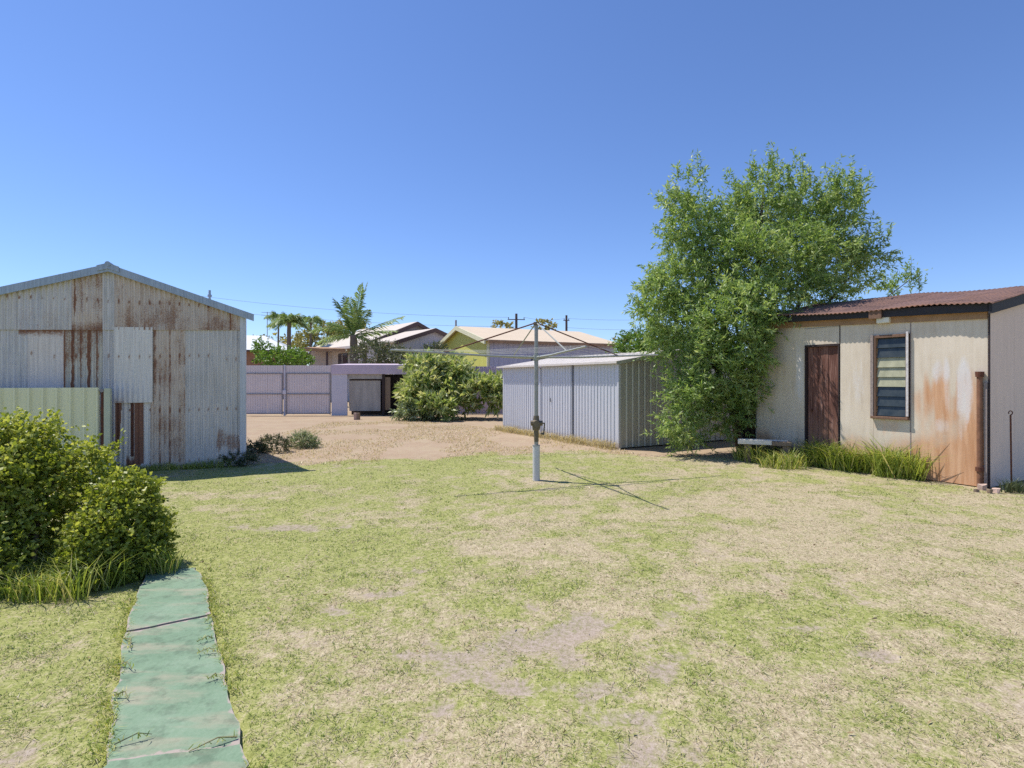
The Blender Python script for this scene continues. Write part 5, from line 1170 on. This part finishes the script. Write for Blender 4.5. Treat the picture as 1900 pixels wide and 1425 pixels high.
def palm(px, Y, py_top, r0, fronds, label, group=None):
    b = AT(px, 705, Y); h = CAM_H - (py_top - HZ) / F * Y; root = empty('palm_tree', b[:2], random.uniform(0, 6), label=label, cat='palm', group='palms behind the rear gates'); root.rotation_euler.z = 0
    m = MB(); zs = np.linspace(0, h, 18); m.tube([(0.03 * math.sin(z), 0, z) for z in zs], [r0 * (1.15 - .35 * z / h) * (1 + .07 * (i % 2)) for i, z in enumerate(zs)], 9); m.build('trunk', M['palm_bark'], root)
    for (az, el, lf, sg) in fronds: frond(root, np.array([0.03 * math.sin(h), 0, h - .05]), R(az), el, lf, sg)
random.seed(4)
fr = [(185, 50, 2.3, .42), (170, 20, 2.4, .5), (195, 35, 2.9, .5), (175, 68, 2.9, .14), (190, 72, 2.6, .16), (40, 84, 3.5, .05), (10, 80, 3.6, .07), (330, 82, 3.3, .06), (355, 26, 3.3, .08), (15, 18, 2.6, .16), (330, 62, 2.3, .22), (270, 76, 2.6, .12), (150, 78, 2.8, .10), (100, 70, 2.4, .2), (215, 10, 1.9, .5), (340, 5, 1.7, .5)]
palm(657, 33, 622, .26, fr, 'tallest palm with upright feathery fronds in front of the cream-roofed house')
fr2 = [(k * 33 + random.uniform(-12, 12), random.uniform(35, 82), random.uniform(1.7, 2.3), random.uniform(.65, 1.0)) for k in range(13)]
palm(537, 40, 600, .17, fr2, 'middle palm with drooping fronds, nearest right of the rusty shed')
fr3 = [(k * 40 + random.uniform(-12, 12), random.uniform(35, 80), random.uniform(1.3, 1.8), random.uniform(.7, 1.0)) for k in range(11)]
palm(517, 46, 592, .08, fr3, 'thin-stemmed smaller palm left of the middle palm')
fr4 = [(k * 42 + random.uniform(-12, 12), random.uniform(25, 75), random.uniform(1.5, 2.1), random.uniform(.65, .95)) for k in range(10)]
palm(577, 44, 598, .09, fr4, 'low palm half hidden between the middle and the tallest palm')

# trees and shrubs behind the fence
leafy('olive_tree', AT(610, 705, 52)[:2], [L(600, 630, 52, 40, 26, 1.8, 1.0), L(645, 622, 52, 40, 24, 1.8, 1.0), L(570, 640, 52, 25, 18, 1.3, .5)], 'leaf_olive', .28, .14, 'olive-green tree behind the palms and cream roof', 'tree', twigs_per=260, leaves_per=10, twigL=.7, part='crown', stems=[[(*AT(610, 705, 52)[:2], 0, .2), (*AT(610, 640, 52), .1)]], stem_mat='bark', stem_name='trunk')
leafy('bright_shrub', AT(520, 705, 27)[:2], [L(520, 664, 27, 36, 16, .8, 1.0), L(548, 668, 27, 25, 14, .8, .7), L(490, 652, 27.5, 14, 24, .4, .5)], 'leaf_bright', .12, .06, 'bright green shrub showing above the left gate leaf', 'shrub', twigs_per=230, leaves_per=12, twigL=.35, stems=[[(*AT(520, 705, 27)[:2], 0, .06), (*AT(520, 664, 27), .03)]])
leafy('dark_shrub', AT(700, 705, 28)[:2], [L(690, 655, 28, 28, 22, .8, 1.0), L(725, 662, 28, 30, 18, .8, .9), L(745, 668, 27.5, 25, 14, .7, .6)], 'leaf_dark', .14, .05, 'dark thin-leaved shrub behind the lean-to, right of the tallest palm', 'shrub', twigs_per=180, leaves_per=12, twigL=.5, tone=.15, stems=[[(*AT(700, 705, 28)[:2], 0, .07), (*AT(700, 660, 28), .03)]])
leafy('grey_shrub', AT(808, 705, 27)[:2], [L(808, 655, 27, 16, 14, .5, 1.0)], 'leaf_dark', .14, .05, 'small dusky shrub rising in front of the lime gable', 'shrub', twigs_per=130, leaves_per=11, twigL=.4, tone=.2, stems=[[(*AT(808, 705, 27)[:2], 0, .05), (*AT(808, 655, 27), .02)]])
leafy('rear_tree', AT(1200, 705, 20)[:2], [L(1225, 645, 20, 45, 30, 1.0, 1.2), L(1185, 640, 20.5, 28, 24, .8, .6), L(1160, 648, 21, 16, 16, .6, .3), L(1270, 650, 20, 40, 40, 1.0, .8)], 'leaf_bright', .13, .05, 'smaller bright green tree behind the zinc shed roof', 'tree', twigs_per=230, leaves_per=13, twigL=.45, part='crown', stems=[[(*AT(1215, 705, 20)[:2], 0, .10), (*AT(1215, 640, 20), .04)]], stem_mat='bark', stem_name='trunk')
leafy('tangled_shrub', (6.0, 14.4), [(6.0, 14.4, .75, .5, .4, .6, 1), (6.4, 14.2, .5, .4, .3, .45, .5)], 'leaf_dark', .07, .03, 'dark tangled shrub seen between the tree trunk and the zinc shed', 'shrub', twigs_per=130, leaves_per=8, twigL=.4, stem_r=.03)
far = [L(x_, 606 + 3 * math.sin(x_), 120, 16, 5, 3, .3) for x_ in (930, 1010)] + [L(x_, 640, 110, 40, 16, 4, .7) for x_ in (1180, 1240, 460, 520)]
far += [L(x_, 680, 130, 70, 18, 5, .8) for x_ in range(-400, 2400, 110)]
root = leafy('distant_trees', (0, 120), far, 'leaf_olive', .8, .5, 'low line of distant trees beyond the roofs', 'trees', twigs_per=90, leaves_per=9, twigL=1.4, stem_r=.1)
root['kind'] = 'stuff'

# utility poles and wires
poles = []
for px, Y, py, lab in ((958, 62, 582, 'utility pole with crossarm above the tan roof, behind the clothesline top'), (1051, 70, 585, 'plain utility pole above the tan roof, right of the clothesline')):
    b = AT(px, 705, Y); h = CAM_H - (py - HZ) / F * Y; p = empty('utility_pole', b[:2], 8, label=lab, cat='utility pole', group='utility poles beyond the roofs')
    MB().tube([(0, 0, 0), (0, 0, h)], [.20, .14], 8).build('pole', M['pole_wood'], p)
    MB().box(-1.0 if px == 958 else -.4, 1.0 if px == 958 else .4, -.05, .05, h - .72, h - .63).build('crossarm', M['pole_wood'], p); poles.append((b[0], Y, h))
    for x_ in ((-.9, .9) if px == 958 else (-.3, .3)): MB().tube([(x_, 0, h - .6), (x_, 0, h - .42)], .05, 6).build('insulator', M['pole_wood'], p)
def cable(a, b, sag, lab):
    q = [np.array(a) + (np.array(b) - np.array(a)) * t_ - np.array([0, 0, sag * 4 * t_ * (1 - t_)]) for t_ in np.linspace(0, 1, 17)]
    o = MB().tube(q, .012, 4, cap=False).build('power_cable', M['pole_wood']); tag(o, lab, 'cable', 'power cables beyond the roofs')
(p1x, p1y, p1z), (p2x, p2y, p2z) = poles
cable((p1x - .9, p1y, p1z - .42), AT(340, 545, 62), .6, 'upper power cable running left from the crossarm pole over the palms')
cable((p1x + .9, p1y, p1z - .42), (p2x - .3, p2y, p2z - .42), .25, 'short power cable between the two utility poles')
cable((p2x + .3, p2y, p2z - .42), AT(1420, 570, 75), .8, 'power cable running right from the plain utility pole into the tree')
cable((p1x - .2, p1y, p1z - 1.5), AT(340, 570, 62), .5, 'lower power cable running left from the crossarm pole')
cable((p2x + .1, p2y, p2z - 1.6), AT(1420, 595, 75), .7, 'lower power cable running right from the plain utility pole')
